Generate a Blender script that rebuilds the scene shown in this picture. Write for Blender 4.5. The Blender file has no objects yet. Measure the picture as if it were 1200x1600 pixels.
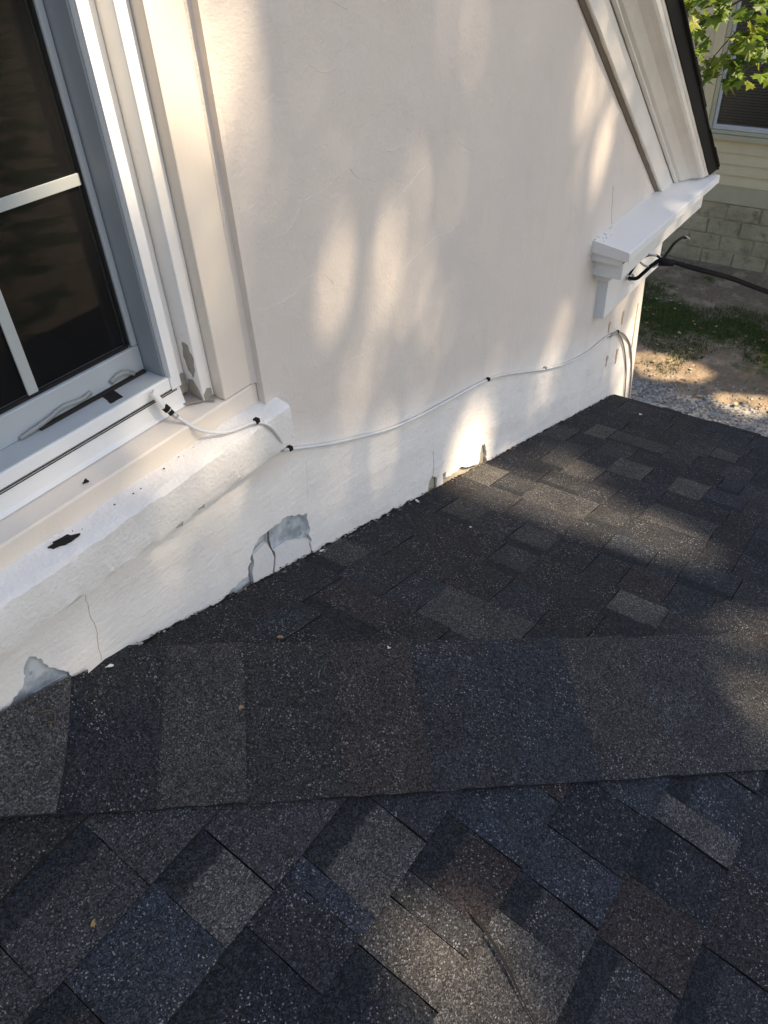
import bpy, bmesh, math, random
import numpy as np
from mathutils import Vector, Matrix, noise
from mathutils.geometry import delaunay_2d_cdt

random.seed(7)
rng = np.random.default_rng(7)
scene = bpy.context.scene
C = scene.collection

# ------------------------------------------------------------------ camera
cd = bpy.data.cameras.new('camera')
cd.sensor_fit = 'VERTICAL'; cd.sensor_height = 36.0; cd.lens = 27.2
cd.clip_start = 0.02; cd.clip_end = 900
cam = bpy.data.objects.new('camera', cd); C.objects.link(cam)
R_ = Vector((0.57956, -0.81353, -0.04770)); D_ = Vector((-0.53927, -0.33897, -0.77090)); F_ = Vector((0.61098, 0.47251, -0.63516))
cam.matrix_world = Matrix(((R_.x, -D_.x, -F_.x, 0), (R_.y, -D_.y, -F_.y, -0.94), (R_.z, -D_.z, -F_.z, 0), (0, 0, 0, 1)))
scene.camera = cam

# ------------------------------------------------------------------ sky, sun, exposure
SUN = Vector((0.20, -0.60, 0.77)).normalized()
w = bpy.data.worlds.new('World'); scene.world = w; w.use_nodes = True
nt = w.node_tree; nt.nodes.clear()
sky = nt.nodes.new('ShaderNodeTexSky'); sky.sky_type = 'NISHITA'; sky.sun_disc = False
sky.sun_elevation = math.asin(SUN.z); sky.sun_rotation = math.atan2(SUN.x, SUN.y)
sky.air_density = 1.0; sky.dust_density = 1.5; sky.ozone_density = 1.0
bg = nt.nodes.new('ShaderNodeBackground'); bg.inputs['Strength'].default_value = 0.10
wo = nt.nodes.new('ShaderNodeOutputWorld')
nt.links.new(sky.outputs[0], bg.inputs[0]); nt.links.new(bg.outputs[0], wo.inputs[0])
sl = bpy.data.lights.new('sun', 'SUN'); sl.energy = 5.0; sl.angle = math.radians(0.65); sl.color = (1.0, 0.81, 0.58)
so = bpy.data.objects.new('sun', sl); C.objects.link(so)
so.rotation_euler = SUN.to_track_quat('Z', 'Y').to_euler(); so.location = (3, -8, 12)
scene.view_settings.view_transform = 'Standard'; scene.view_settings.look = 'None'
scene.view_settings.exposure = 1.24; scene.view_settings.gamma = 1.0

# ------------------------------------------------------------------ helpers
def link(o, parent=None):
    C.objects.link(o)
    if parent is not None: o.parent = parent
    return o
def empty(name, loc=(0, 0, 0), parent=None):
    o = bpy.data.objects.new(name, None); o.location = loc; o.empty_display_size = 0.1
    return link(o, parent)
def mesh(name, v, f, mat, parent=None, smooth=False):
    me = bpy.data.meshes.new(name); me.from_pydata([tuple(p) for p in v], [], f); me.update()
    if smooth: me.polygons.foreach_set('use_smooth', [True] * len(me.polygons))
    o = bpy.data.objects.new(name, me); me.materials.append(mat)
    return link(o, parent)
def tag(o, label, cat, group=None):
    o['label'] = label; o['category'] = cat
    if group: o['group'] = group
    return o
def struct(o): o['kind'] = 'structure'; return o
def box_vf(x0, x1, y0, y1, z0, z1):
    v = [(x0, y0, z0), (x1, y0, z0), (x1, y1, z0), (x0, y1, z0), (x0, y0, z1), (x1, y0, z1), (x1, y1, z1), (x0, y1, z1)]
    return v, [(0, 3, 2, 1), (4, 5, 6, 7), (0, 1, 5, 4), (1, 2, 6, 5), (2, 3, 7, 6), (3, 0, 4, 7)]
def bevel_mesh(me, wd, seg=2):
    bm = bmesh.new(); bm.from_mesh(me)
    bmesh.ops.bevel(bm, geom=list(bm.edges), offset=wd, segments=seg, profile=0.6, affect='EDGES', clamp_overlap=True)
    bm.to_mesh(me); bm.free()
def box(name, x0, x1, y0, y1, z0, z1, mat, parent=None, bev=0.0):
    v, f = box_vf(x0, x1, y0, y1, z0, z1)
    o = mesh(name, v, f, mat, parent)
    if bev: bevel_mesh(o.data, bev)
    return o
def fix_normals(me):
    bm = bmesh.new(); bm.from_mesh(me); bmesh.ops.recalc_face_normals(bm, faces=list(bm.faces)); bm.to_mesh(me); bm.free()
def extrude(name, prof, a, b, frame, mat, parent=None, nseg=1, jit=0.0, bev=0.0, seed=0, smooth=False):
    """closed profile [(p,q)] swept from a to b; frame(s,p,q)->xyz"""
    n = len(prof); v = []; f = []
    for i in range(nseg + 1):
        s = a + (b - a) * i / nseg
        for k, (p, q) in enumerate(prof):
            if jit and 0 < i < nseg:
                p += jit * noise.noise((s * 22 + seed, k * 3.1, 0.3)) + jit * .6 * noise.noise((s * 75, k * 5.7 + seed, 2))
                q += jit * noise.noise((s * 22 + 9 + seed, k * 3.1, 1.3)) + jit * .6 * noise.noise((s * 75 + 4, k * 5.7 + seed, 5))
            v.append(frame(s, p, q))
    for i in range(nseg):
        for k in range(n):
            k2 = (k + 1) % n
            f.append((i * n + k, i * n + k2, (i + 1) * n + k2, (i + 1) * n + k))
    f.append(tuple(range(n - 1, -1, -1))); f.append(tuple(range(nseg * n, nseg * n + n)))
    o = mesh(name, v, f, mat, parent, smooth); fix_normals(o.data)
    if bev: bevel_mesh(o.data, bev)
    return o
def catmull(P, n=8):
    P = [Vector(p) for p in P]; Q = [P[0] * 2 - P[1]] + P + [P[-1] * 2 - P[-2]]; out = []
    for i in range(1, len(Q) - 2):
        for j in range(n):
            t = j / n; a, b, c, d = Q[i - 1], Q[i], Q[i + 1], Q[i + 2]
            out.append(0.5 * ((2 * b) + (c - a) * t + (2 * a - 5 * b + 4 * c - d) * t * t + (3 * b - a - 3 * c + d) * t ** 3))
    out.append(P[-1]); return out
def tube_vf(P, r, seg=8, r1=None, base=0):
    v = []; f = []; N = len(P); up = Vector((0.123, 0.31, 0.94))
    for i, p in enumerate(P):
        d = (P[min(i + 1, N - 1)] - P[max(i - 1, 0)]).normalized()
        a = d.cross(up).normalized(); b = d.cross(a)
        rr = r if r1 is None else r + (r1 - r) * i / (N - 1)
        for k in range(seg):
            t = 2 * math.pi * k / seg; v.append(p + a * math.cos(t) * rr + b * math.sin(t) * rr)
    for i in range(N - 1):
        for k in range(seg):
            k2 = (k + 1) % seg
            f.append((base + i * seg + k, base + i * seg + k2, base + (i + 1) * seg + k2, base + (i + 1) * seg + k))
    f.append(tuple(base + k for k in range(seg - 1, -1, -1))); f.append(tuple(base + (N - 1) * seg + k for k in range(seg)))
    return v, f
def tube(name, P, r, mat, parent=None, seg=8, n=8, r1=None):
    v, f = tube_vf(catmull(P, n) if n else [Vector(p) for p in P], r, seg, r1)
    o = mesh(name, v, f, mat, parent, True); fix_normals(o.data); return o
def inpoly(x, y, P):
    c = False; j = len(P) - 1
    for i in range(len(P)):
        if (P[i][1] > y) != (P[j][1] > y) and x < (P[j][0] - P[i][0]) * (y - P[i][1]) / (P[j][1] - P[i][1]) + P[i][0]: c = not c
        j = i
    return c
def clip(poly, a, b, c):
    """keep a*x+b*y<=c"""
    out = []
    for i in range(len(poly)):
        p, q = poly[i - 1], poly[i]; dp = a * p[0] + b * p[1] - c; dq = a * q[0] + b * q[1] - c
        if (dp <= 0) != (dq <= 0):
            t = dp / (dp - dq); out.append((p[0] + (q[0] - p[0]) * t, p[1] + (q[1] - p[1]) * t))
        if dq <= 0: out.append(q)
    return out
def rough_poly(P, step, amp, seed=0.0):
    out = []
    for i in range(len(P)):
        a, b = P[i], P[(i + 1) % len(P)]; L = math.hypot(b[0] - a[0], b[1] - a[1]); n = max(1, int(L / step))
        for j in range(n):
            t = j / n; x = a[0] + (b[0] - a[0]) * t; y = a[1] + (b[1] - a[1]) * t
            k = amp if j else amp * .3
            out.append((x + k * noise.noise((x * 90 + seed, y * 90, 1)), y + k * noise.noise((x * 90, y * 90 + seed, 7))))
    return out
def slab(name, P, place, h, mat, parent):
    """polygon slab: P 2-d outline, place(p,q,h)->xyz"""
    n = len(P); v = [place(p, q, 0) for p, q in P] + [place(p, q, h) for p, q in P]
    f = [tuple(range(n - 1, -1, -1)), tuple(range(n, 2 * n))] + [(i, (i + 1) % n, n + (i + 1) % n, n + i) for i in range(n)]
    o = mesh(name, v, f, mat, parent); fix_normals(o.data); return o

# ------------------------------------------------------------------ materials
class NT:
    def __init__(s, name, rough=0.6, spec=0.3):
        s.m = bpy.data.materials.new(name); s.m.use_nodes = True; s.t = s.m.node_tree
        s.b = s.t.nodes['Principled BSDF']; s.b.inputs['Roughness'].default_value = rough
        s.b.inputs['Specular IOR Level'].default_value = spec
    def n(s, typ, **kw):
        nd = s.t.nodes.new('ShaderNode' + typ)
        for k, v in kw.items():
            if hasattr(nd, k): setattr(nd, k, v)
            else: nd.inputs[k.replace('_', ' ')].default_value = v
        return nd
    def l(s, a, b): s.t.links.new(a, b)
    def coord(s, kind='Object', scale=None, rot=None):
        tc = s.n('TexCoord')
        if scale is None and rot is None: return tc.outputs[kind]
        mp = s.n('Mapping')
        if scale is not None: mp.inputs['Scale'].default_value = scale
        if rot is not None: mp.inputs['Rotation'].default_value = rot
        s.l(tc.outputs[kind], mp.inputs[0]); return mp.outputs[0]
    def noise(s, co, scale, detail=4, rough=0.55):
        nd = s.n('TexNoise'); nd.inputs['Scale'].default_value = scale; nd.inputs['Detail'].default_value = detail; nd.inputs['Roughness'].default_value = rough
        s.l(co, nd.inputs['Vector']); return nd.outputs['Fac']
    def ramp(s, fac, stops):
        r = s.n('ValToRGB'); e = r.color_ramp.elements
        while len(e) < len(stops): e.new(0.5)
        for i, (p, c) in enumerate(stops):
            e[i].position = p; e[i].color = (c, c, c, 1) if not isinstance(c, tuple) else (*c, 1)
        s.l(fac, r.inputs[0]); return r.outputs[0]
    def mix(s, fac, a, b, mode='MIX'):
        m = s.n('Mix'); m.data_type = 'RGBA'; m.blend_type = mode
        for k, val in ((0, fac), (6, a), (7, b)):
            if hasattr(val, 'is_linked') or hasattr(val, 'links'): s.l(val, m.inputs[k])
            else: m.inputs[k].default_value = val if k == 0 else (*val, 1)
        return m.outputs[2]
    def math(s, op, a, b=0.0):
        m = s.n('Math'); m.operation = op
        for k, val in ((0, a), (1, b)):
            if hasattr(val, 'links'): s.l(val, m.inputs[k])
            else: m.inputs[k].default_value = val
        return m.outputs[0]
    def bump(s, h, dist, strength=1.0, prev=None):
        b = s.n('Bump'); b.inputs['Distance'].default_value = dist; b.inputs['Strength'].default_value = strength
        s.l(h, b.inputs['Height'])
        if prev is not None: s.l(prev, b.inputs['Normal'])
        s.l(b.outputs[0], s.b.inputs['Normal']); return b.outputs[0]
    def col(s, c):
        if hasattr(c, 'links'): s.l(c, s.b.inputs['Base Color'])
        else: s.b.inputs['Base Color'].default_value = (*c, 1)

def m_paint(name, base, rough=0.45, var=0.06, dirt=(0.30, 0.27, 0.23), damt=0.5, bumpd=0.0008, spec=0.35):
    s = NT(name, rough, spec); co = s.coord('Object')
    n1 = s.noise(co, 6, 5); n2 = s.noise(co, 55, 6, 0.65)
    c = s.mix(s.ramp(n1, [(0.3, 0.0), (0.75, 1.0)]), base, tuple(x * (1 - var * 2) for x in base))
    c = s.mix(s.math('MULTIPLY', s.ramp(n2, [(0.62, 0.0), (0.78, 1.0)]), damt), c, dirt)
    s.col(c); s.bump(s.noise(co, 130, 4), bumpd, 0.6); return s.m
def m_plain(name, base, rough=0.5, spec=0.4, metal=0.0):
    s = NT(name, rough, spec); s.col(base); s.b.inputs['Metallic'].default_value = metal
    co = s.coord('Object'); s.col(s.mix(s.noise(co, 30, 4), tuple(x * .82 for x in base), tuple(min(1, x * 1.15) for x in base))); return s.m

def m_stucco():
    s = NT('stucco_paint', 0.75, 0.2); co = s.coord('Object')
    sep = s.n('SeparateXYZ'); s.l(co, sep.inputs[0])
    # height above the roof line: z + .9122 + .2979 x
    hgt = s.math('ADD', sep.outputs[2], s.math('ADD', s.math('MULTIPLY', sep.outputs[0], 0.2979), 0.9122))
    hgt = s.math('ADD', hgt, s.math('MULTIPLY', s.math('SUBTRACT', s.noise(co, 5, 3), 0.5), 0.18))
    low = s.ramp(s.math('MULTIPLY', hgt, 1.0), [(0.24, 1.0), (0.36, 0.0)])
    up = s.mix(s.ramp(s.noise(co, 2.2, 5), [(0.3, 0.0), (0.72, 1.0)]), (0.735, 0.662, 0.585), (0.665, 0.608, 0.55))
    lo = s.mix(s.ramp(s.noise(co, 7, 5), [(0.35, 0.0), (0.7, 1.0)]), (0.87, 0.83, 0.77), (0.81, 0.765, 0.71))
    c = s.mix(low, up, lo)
    sp = s.ramp(s.noise(co, 95, 3, 0.5), [(0.735, 0.0), (0.77, 1.0)])
    c = s.mix(s.math('MULTIPLY', sp, 0.35), c, (0.38, 0.33, 0.28))
    # streak stains above the roof
    st = s.coord('Object', (9, 9, 2.2)); sm = s.ramp(s.noise(st, 1.6, 5), [(0.56, 0.0), (0.78, 1.0)])
    c = s.mix(s.math('MULTIPLY', sm, 0.16), c, (0.50, 0.45, 0.40))
    s.col(c)
    br = s.coord('Object', (7, 7, 26), (0, 0.2895, 0))
    b1 = s.bump(s.noise(co, 13, 8, 0.66), 0.008, 0.55)
    b1 = s.bump(s.noise(co, 150, 4, 0.65), 0.0018, 0.6, b1)
    hb = s.math('MULTIPLY', s.noise(br, 2.3, 6, 0.65), low)
    s.bump(hb, 0.006, 0.5, b1)
    return s.m
def m_shingle():
    s = NT('shingle_granules', 0.85, 0.25)
    oi = s.n('ObjectInfo'); co = s.coord('Object')
    off = s.n('VectorMath'); off.operation = 'ADD'; s.l(co, off.inputs[0])
    cmb = s.n('CombineXYZ'); r10 = s.math('MULTIPLY', oi.outputs['Random'], 37.0); s.l(r10, cmb.inputs[0]); s.l(r10, cmb.inputs[1]); s.l(cmb.outputs[0], off.inputs[1])
    co = off.outputs[0]
    vo = s.n('TexVoronoi'); vo.inputs['Scale'].default_value = 470; s.l(co, vo.inputs['Vector'])
    sc = s.n('SeparateColor'); s.l(vo.outputs['Color'], sc.inputs[0])
    vo2 = s.n('TexVoronoi'); vo2.inputs['Scale'].default_value = 210; s.l(co, vo2.inputs['Vector'])
    sc2 = s.n('SeparateColor'); s.l(vo2.outputs['Color'], sc2.inputs[0])
    # printed shade band on the lower-layer tabs: uv y > .72 of the exposure (object colour alpha = 1)
    uv = s.n('TexCoord'); su = s.n('SeparateXYZ'); s.l(uv.outputs['UV'], su.inputs[0])
    bandv = s.math('ADD', su.outputs[1], s.math('MULTIPLY', s.math('SUBTRACT', s.noise(co, 60, 4), 0.5), 0.16))
    band = s.math('MULTIPLY', s.ramp(bandv, [(0.66, 0.0), (0.71, 1.0)]), oi.outputs['Alpha'])
    base = s.mix(s.ramp(s.noise(co, 9, 4, 0.6), [(0.35, 0.0), (0.7, 1.0)]), s.mix(0.55, oi.outputs['Color'], (0.022, 0.022, 0.023)), oi.outputs['Color'])
    base = s.mix(s.math('MULTIPLY', band, 0.88), base, (0.010, 0.0135, 0.0175))
    gr = s.ramp(sc.outputs[0], [(0.0, 0.30), (0.45, 0.74), (0.8, 1.45), (1.0, 2.6)])
    c = s.mix(1.0, base, gr, 'MULTIPLY')
    # clumps of granules of another colour, dulled by the blend colour
    c = s.mix(s.math('MULTIPLY', s.ramp(sc2.outputs[1], [(0.80, 0.0), (0.82, 1.0)]), 0.55), c, s.mix(0.5, base, (0.06, 0.055, 0.052)))
    wear = s.ramp(s.noise(co, 14, 3), [(0.40, 0.0), (0.65, 1.0)])
    wsp = s.math('MULTIPLY', s.ramp(sc.outputs[1], [(0.95, 0.0), (0.96, 1.0)]), s.math('ADD', 0.14, s.math('MULTIPLY', wear, 0.60)))
    c = s.mix(s.math('MULTIPLY', wsp, s.math('SUBTRACT', 1.0, s.math('MULTIPLY', band, 0.85))), c, (0.34, 0.335, 0.33))
    s.col(c)
    s.bump(vo.outputs['Distance'], 0.0016, 0.9)
    return s.m
def m_rand(name, stops, rough=.8, trans=0.0):
    s = NT(name, rough, .2); g_ = s.n('NewGeometry'); r = s.n('ValToRGB'); e = r.color_ramp.elements
    while len(e) < len(stops): e.new(.5)
    for i, c in enumerate(stops): e[i].position = i / (len(stops) - 1); e[i].color = (*c, 1)
    s.l(g_.outputs['Random Per Island'], r.inputs[0]); s.l(r.outputs[0], s.b.inputs['Base Color'])
    if trans:
        tl = s.n('BsdfTranslucent'); s.l(r.outputs[0], tl.inputs[0]); mx_ = s.n('MixShader'); mx_.inputs[0].default_value = trans
        s.l(s.b.outputs[0], mx_.inputs[1]); s.l(tl.outputs[0], mx_.inputs[2]); s.l(mx_.outputs[0], s.t.nodes['Material Output'].inputs[0])
    return s.m
def m_glass():
    m = bpy.data.materials.new('window_glass'); m.use_nodes = True; t = m.node_tree; t.nodes.clear()
    o = t.nodes.new('ShaderNodeOutputMaterial'); mx = t.nodes.new('ShaderNodeMixShader'); fr = t.nodes.new('ShaderNodeFresnel'); fr.inputs[0].default_value = 1.22
    tr = t.nodes.new('ShaderNodeBsdfTransparent'); tr.inputs[0].default_value = (0.86, 0.89, 0.89, 1); gl = t.nodes.new('ShaderNodeBsdfGlossy'); gl.inputs['Roughness'].default_value = 0.015
    t.links.new(fr.outputs[0], mx.inputs[0]); t.links.new(tr.outputs[0], mx.inputs[1]); t.links.new(gl.outputs[0], mx.inputs[2]); df = t.nodes.new('ShaderNodeBsdfDiffuse'); df.inputs[0].default_value = (.42, .41, .42, 1); m2 = t.nodes.new('ShaderNodeMixShader'); m2.inputs[0].default_value = .014
    t.links.new(mx.outputs[0], m2.inputs[1]); t.links.new(df.outputs[0], m2.inputs[2]); t.links.new(m2.outputs[0], o.inputs[0])
    return m
def m_ground():
    s = NT('ground_soil', 0.95, 0.1); co = s.coord('Object')
    sep = s.n('SeparateXYZ'); s.l(co, sep.inputs[0])
    n1 = s.noise(co, 1.3, 5, 0.6); n2 = s.noise(co, 28, 5, 0.65); n3 = s.noise(co, 4.5, 5, 0.65)
    dirt = s.mix(n2, (0.14, 0.105, 0.072), (0.34, 0.265, 0.185))
    dirt = s.mix(s.ramp(n3, [(0.48, 0.0), (0.7, 1.0)]), dirt, (0.44, 0.345, 0.24))
    grass = s.mix(n2, (0.030, 0.046, 0.013), (0.085, 0.11, 0.035))
    # a belt of grass between x = 8.0 and 9.1, sparser elsewhere
    belt = s.math('SUBTRACT', 1.0, s.math('MULTIPLY', s.math('ABSOLUTE', s.math('SUBTRACT', sep.outputs[0], 8.5)), 1.05))
    far = s.math('MULTIPLY', s.math('LESS_THAN', sep.outputs[1], -1.8), 0.36)
    gm = s.ramp(s.math('ADD', s.math('MAXIMUM', s.math('MULTIPLY', belt, 0.75), far), s.math('MULTIPLY', s.math('SUBTRACT', n1, 0.5), 2.4)), [(0.28, 0.0), (0.5, 1.0)])
    c = s.mix(gm, dirt, grass)
    vo = s.n('TexVoronoi'); vo.inputs['Scale'].default_value = 42; s.l(co, vo.inputs['Vector'])
    sc = s.n('SeparateColor'); s.l(vo.outputs['Color'], sc.inputs[0])
    grav = s.mix(sc.outputs[0], (0.12, 0.115, 0.105), (0.42, 0.40, 0.37))
    gx = s.math('ADD', sep.outputs[0], s.math('MULTIPLY', s.math('SUBTRACT', n3, 0.5), 0.9))
    inside = s.math('MULTIPLY', s.math('MULTIPLY', s.math('LESS_THAN', gx, 7.1), s.math('GREATER_THAN', gx, 3.4)), s.math('GREATER_THAN', sep.outputs[1], -2.0))
    c = s.mix(inside, c, grav); s.col(c)
    s.bump(s.noise(co, 40, 5, 0.7), 0.02, 0.8); return s.m

MS = m_stucco(); MSH = m_shingle(); MG = m_glass(); MGR = m_ground()
MT = m_paint('white_trim_paint', (0.85, 0.83, 0.79), 0.42, 0.04, damt=0.25)
MCAS = m_paint('cream_casing_paint', (0.82, 0.735, 0.625), 0.5, 0.04, damt=0.12)
MVIN = m_paint('white_vinyl', (0.87, 0.87, 0.855), 0.30, 0.02, damt=0.10, bumpd=0.0002)
MLIN = m_paint('grey_jamb_liner', (0.30, 0.325, 0.35), 0.45, 0.05, damt=0.2, bumpd=0.0002)
MSASH = m_paint('sash_grey_white', (0.43, 0.465, 0.485), 0.4, 0.05, damt=0.3, bumpd=0.0003)
MMUN = m_paint('muntin_grey', (0.42, 0.45, 0.44), 0.4, 0.04, damt=0.1, bumpd=0.0002)
MRAKE = m_paint('rake_paint', (0.80, 0.76, 0.69), 0.5, 0.06, dirt=(0.22, 0.19, 0.16), damt=0.55)
MSHELF = m_paint('shelf_paint', (0.82, 0.81, 0.78), 0.4, 0.03, dirt=(0.25, 0.22, 0.19), damt=0.22)
MBLK = m_plain('black_asphalt_edge', (0.018, 0.017, 0.016), 0.85, 0.2)
MCAULK = m_plain('dirty_caulk', (0.20, 0.17, 0.135), 0.8, 0.15)
MGAP = m_plain('dark_gap', (0.035, 0.03, 0.026), 0.9, 0.1)
MPEEL = m_paint('bare_weathered_patch', (0.38, 0.345, 0.29), 0.9, 0.25, dirt=(0.10, 0.08, 0.06), damt=0.9, bumpd=0.003)
def m_flash():
    s = NT('flashing_metal', 0.5, 0.5); co = s.coord('Object')
    c = s.mix(s.ramp(s.noise(co, 22, 7, 0.65), [(0.40, 0.0), (0.60, 1.0)]), (0.27, 0.30, 0.315), (0.58, 0.61, 0.62))
    s.col(s.mix(s.ramp(s.noise(co, 60, 5, .6), [(0.60, 0.0), (0.72, 0.8)]), c, (0.14, 0.15, 0.16))); s.bump(s.noise(co, 50, 4), .002, .6); return s.m
MFLASH = m_flash()
MLEDGE = m_paint('ledge_paint', (0.86, 0.825, 0.77), 0.7, 0.06, dirt=(0.45, 0.40, 0.34), damt=0.35, bumpd=0.004)
MCHIP = m_paint('broken_stucco', (0.76, 0.735, 0.69), 0.8, 0.05, damt=0.3, bumpd=0.002)
MLATH = m_paint('bare_render', (0.40, 0.36, 0.28), 0.9, 0.1, dirt=(0.15, 0.13, 0.11), damt=0.7, bumpd=0.003)
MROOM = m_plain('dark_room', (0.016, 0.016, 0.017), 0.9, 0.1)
MWCAB = m_plain('white_cable_sheath', (0.72, 0.72, 0.70), 0.4, 0.4)
MBCAB = m_plain('black_cable_sheath', (0.012, 0.0115, 0.012), 0.75, 0.15)
MGCAB = m_plain('grey_cable_sheath', (0.30, 0.28, 0.255), 0.5, 0.3)
MMET = m_plain('zinc_metal', (0.55, 0.54, 0.52), 0.4, 0.5, 0.7)
MTAPE = m_plain('old_clear_tape', (0.27, 0.28, 0.265), 0.35, 0.5)
MBARK = m_plain('bark', (0.10, 0.075, 0.055), 0.95, 0.1)

# ------------------------------------------------------------------ ground
GZ = -4.1
gn = 60
g = mesh('ground', [(-420, -420, GZ), (420, -420, GZ), (420, 420, GZ), (-420, 420, GZ)], [(0, 1, 2, 3)], MGR); struct(g)

# ------------------------------------------------------------------ house wall
house = empty('house', (3.0, 0.0, GZ))
house.location = (0, 0, 0)
tag(house, 'cream stucco house gable with white window and dark shingled porch roof', 'house')
CXT, CXB = 3.03, 3.12
def corner_x(z): return CXT + (CXB - CXT) * min(1, max(0, (-1.25 - z) / 0.7))
RK0 = (2.986, -0.958); RS = 0.813
outer = [(3.03, -0.99), (3.03, -1.25), (3.12, -1.95), (3.12, GZ), (-3.12, GZ), (-3.03, -0.99), (0.0, RK0[1] + RS * RK0[0] + .02)]
opening = [(-0.52, -0.765), (0.872, -0.765), (0.872, 1.02), (-0.52, 1.02)]
HOLE1 = [(0.764, -1.053), (0.773, -1.04), (0.787, -1.032), (0.817, -1.032), (0.843, -1.033), (0.877, -1.037), (0.91, -1.054), (0.935, -1.07), (0.938, -1.099), (0.936, -1.135), (0.938, -1.20), (0.905, -1.21), (0.811, -1.19), (0.746, -1.165), (0.676, -1.135), (0.672, -1.105), (0.714, -1.098), (0.74, -1.102), (0.75, -1.077), (0.758, -1.06)]
CHIPA = [(0.765, -1.062), (0.807, -1.058), (0.815, -1.084), (0.820, -1.113), (0.809, -1.142), (0.804, -1.17), (0.766, -1.16), (0.749, -1.15), (0.755, -1.099), (0.765, -1.08)]
CHIPB = [(0.825, -1.097), (0.869, -1.104), (0.902, -1.123), (0.929, -1.140), (0.931, -1.19), (0.905, -1.20), (0.815, -1.175), (0.815, -1.143), (0.824, -1.114)]
HOLE2 = [(0.277, -0.929), (0.283, -0.919), (0.294, -0.91), (0.3, -0.916), (0.308, -0.93), (0.312, -0.947), (0.321, -0.964), (0.331, -0.98), (0.345, -1.02), (0.321, -1.05), (0.268, -1.04), (0.205, -1.03), (0.215, -0.985), (0.235, -0.972), (0.245, -0.959), (0.257, -0.955), (0.27, -0.948)]
HOLE3 = [(1.437, -1.291), (1.465, -1.31), (1.51, -1.322), (1.511, -1.343), (1.539, -1.353), (1.575, -1.359), (1.599, -1.356), (1.614, -1.37), (1.649, -1.386), (1.695, -1.406), (1.709, -1.381), (1.716, -1.35), (1.738, -1.356), (1.748, -1.399), (1.75, -1.46), (1.716, -1.46), (1.6, -1.43), (1.504, -1.40), (1.42, -1.37), (1.419, -1.322), (1.426, -1.304)]
holes = [rough_poly(h, 0.005, 0.0065, i * 3.3) for i, h in enumerate((HOLE1, HOLE2, HOLE3))]
def relief(x, z):
    base = 0.0035 * noise.noise((x * 2.3, z * 2.3, 4)) + 0.0016 * noise.noise((x * 9, z * 9, 1)) + 0.0008 * noise.noise((x * 28, z * 28, 6))
    h = z + 0.9122 + 0.2979 * x                                  # the parge coat over the roof line is thicker and brushed
    k = max(0.0, min(1.0, (0.32 - h) / 0.1))
    base += k * (0.002 + 0.0022 * noise.noise((x * 4 - z, (z + .3 * x) * 22, 2)))
    return -base
def build_wall():
    pts = []; con = []
    def loop(P):
        s = len(pts); pts.extend(P); con.extend((s + i, s + (i + 1) % len(P)) for i in range(len(P)))
    loop(outer); loop(opening)
    for h in holes: loop(h)
    X = np.arange(0.16, 3.10, 0.0165); Z = np.arange(-1.98, 0.42, 0.0165)
    for x in X:
        for z in Z:
            if x > corner_x(z) - 0.012 or z > RK0[1] + RS * (RK0[0] - x) - .02: continue
            if inpoly(x, z, opening): continue
            q = (x + rng.uniform(-.005, .005), z + rng.uniform(-.005, .005))
            if any(inpoly(q[0], q[1], h) for h in holes): continue
            pts.append(q)
    for x in np.arange(-3, 3.1, 0.35):
        for z in np.arange(-4, 1.3, 0.35):
            if inpoly(x, z, outer) and not inpoly(x, z, opening) and not (0.1 < x and -2.1 < z < .5): pts.append((x, z))
    r = delaunay_2d_cdt([Vector(p) for p in pts], con, [], 0, 1e-5)
    vs, fs = r[0], r[2]
    bad = [opening] + holes
    F = []
    for f in fs:
        cx = sum(vs[i].x for i in f) / 3; cz = sum(vs[i].y for i in f) / 3
        if inpoly(cx, cz, outer) and not any(inpoly(cx, cz, b) for b in bad): F.append(tuple(f))
    V = [(v.x, relief(v.x, v.y), v.y) for v in vs]
    # returns of the broken edges and of the window opening, 14 mm deep
    cnt = {}
    for f in F:
        for i in range(3):
            e = (f[i], f[(i + 1) % 3]); k = tuple(sorted(e)); cnt.setdefault(k, []).append(e)
    nb = {}
    for k, es in cnt.items():
        if len(es) == 1:
            a, b = es[0]
            for q in (a, b):
                if q not in nb: nb[q] = len(V); V.append((V[q][0], V[q][1] + 0.016, V[q][2]))
            F.append((b, a, nb[a], nb[b]))
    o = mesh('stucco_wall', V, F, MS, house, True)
    bm = bmesh.new(); bm.from_mesh(o.data)
    for e in bm.edges:
        if len(e.link_faces) == 2 and e.calc_face_angle(0) > 0.6: e.smooth = False
    bmesh.ops.recalc_face_normals(bm, faces=list(bm.faces)); bm.to_mesh(o.data); bm.free()
    return o
swall = build_wall()
# the wall round the corner, and the core behind the stucco
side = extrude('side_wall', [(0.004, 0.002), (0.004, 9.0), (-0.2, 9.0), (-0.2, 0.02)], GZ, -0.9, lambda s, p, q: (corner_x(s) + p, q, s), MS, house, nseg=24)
YB = 0.016
core = box('wall_core', -3.0, 3.0, 0.17, 0.19, GZ, -0.78, MLATH, swall)
for nm, P, yy, mt in (('flashing', [(0.655, -1.02), (0.95, -1.02), (0.95, -1.25), (0.655, -1.19)], 0.012, MFLASH), ('flashing', [(0.19, -0.90), (0.36, -0.90), (0.36, -1.08), (0.19, -1.06)], 0.012, MFLASH),
                      ('bare_render', [(1.40, -1.27), (1.77, -1.33), (1.77, -1.50), (1.40, -1.42)], 0.010, MLATH)):
    slab(nm, P, lambda p, q, h, yy=yy: (p, yy - h, q), 0.004, mt, swall)
slab('flashing_fold', [(0.275, -0.985), (0.335, -0.999), (0.345, -1.03), (0.28, -1.02)], lambda p, q, h: (p, 0.008 - h, q), 0.003, MFLASH, swall)
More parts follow.
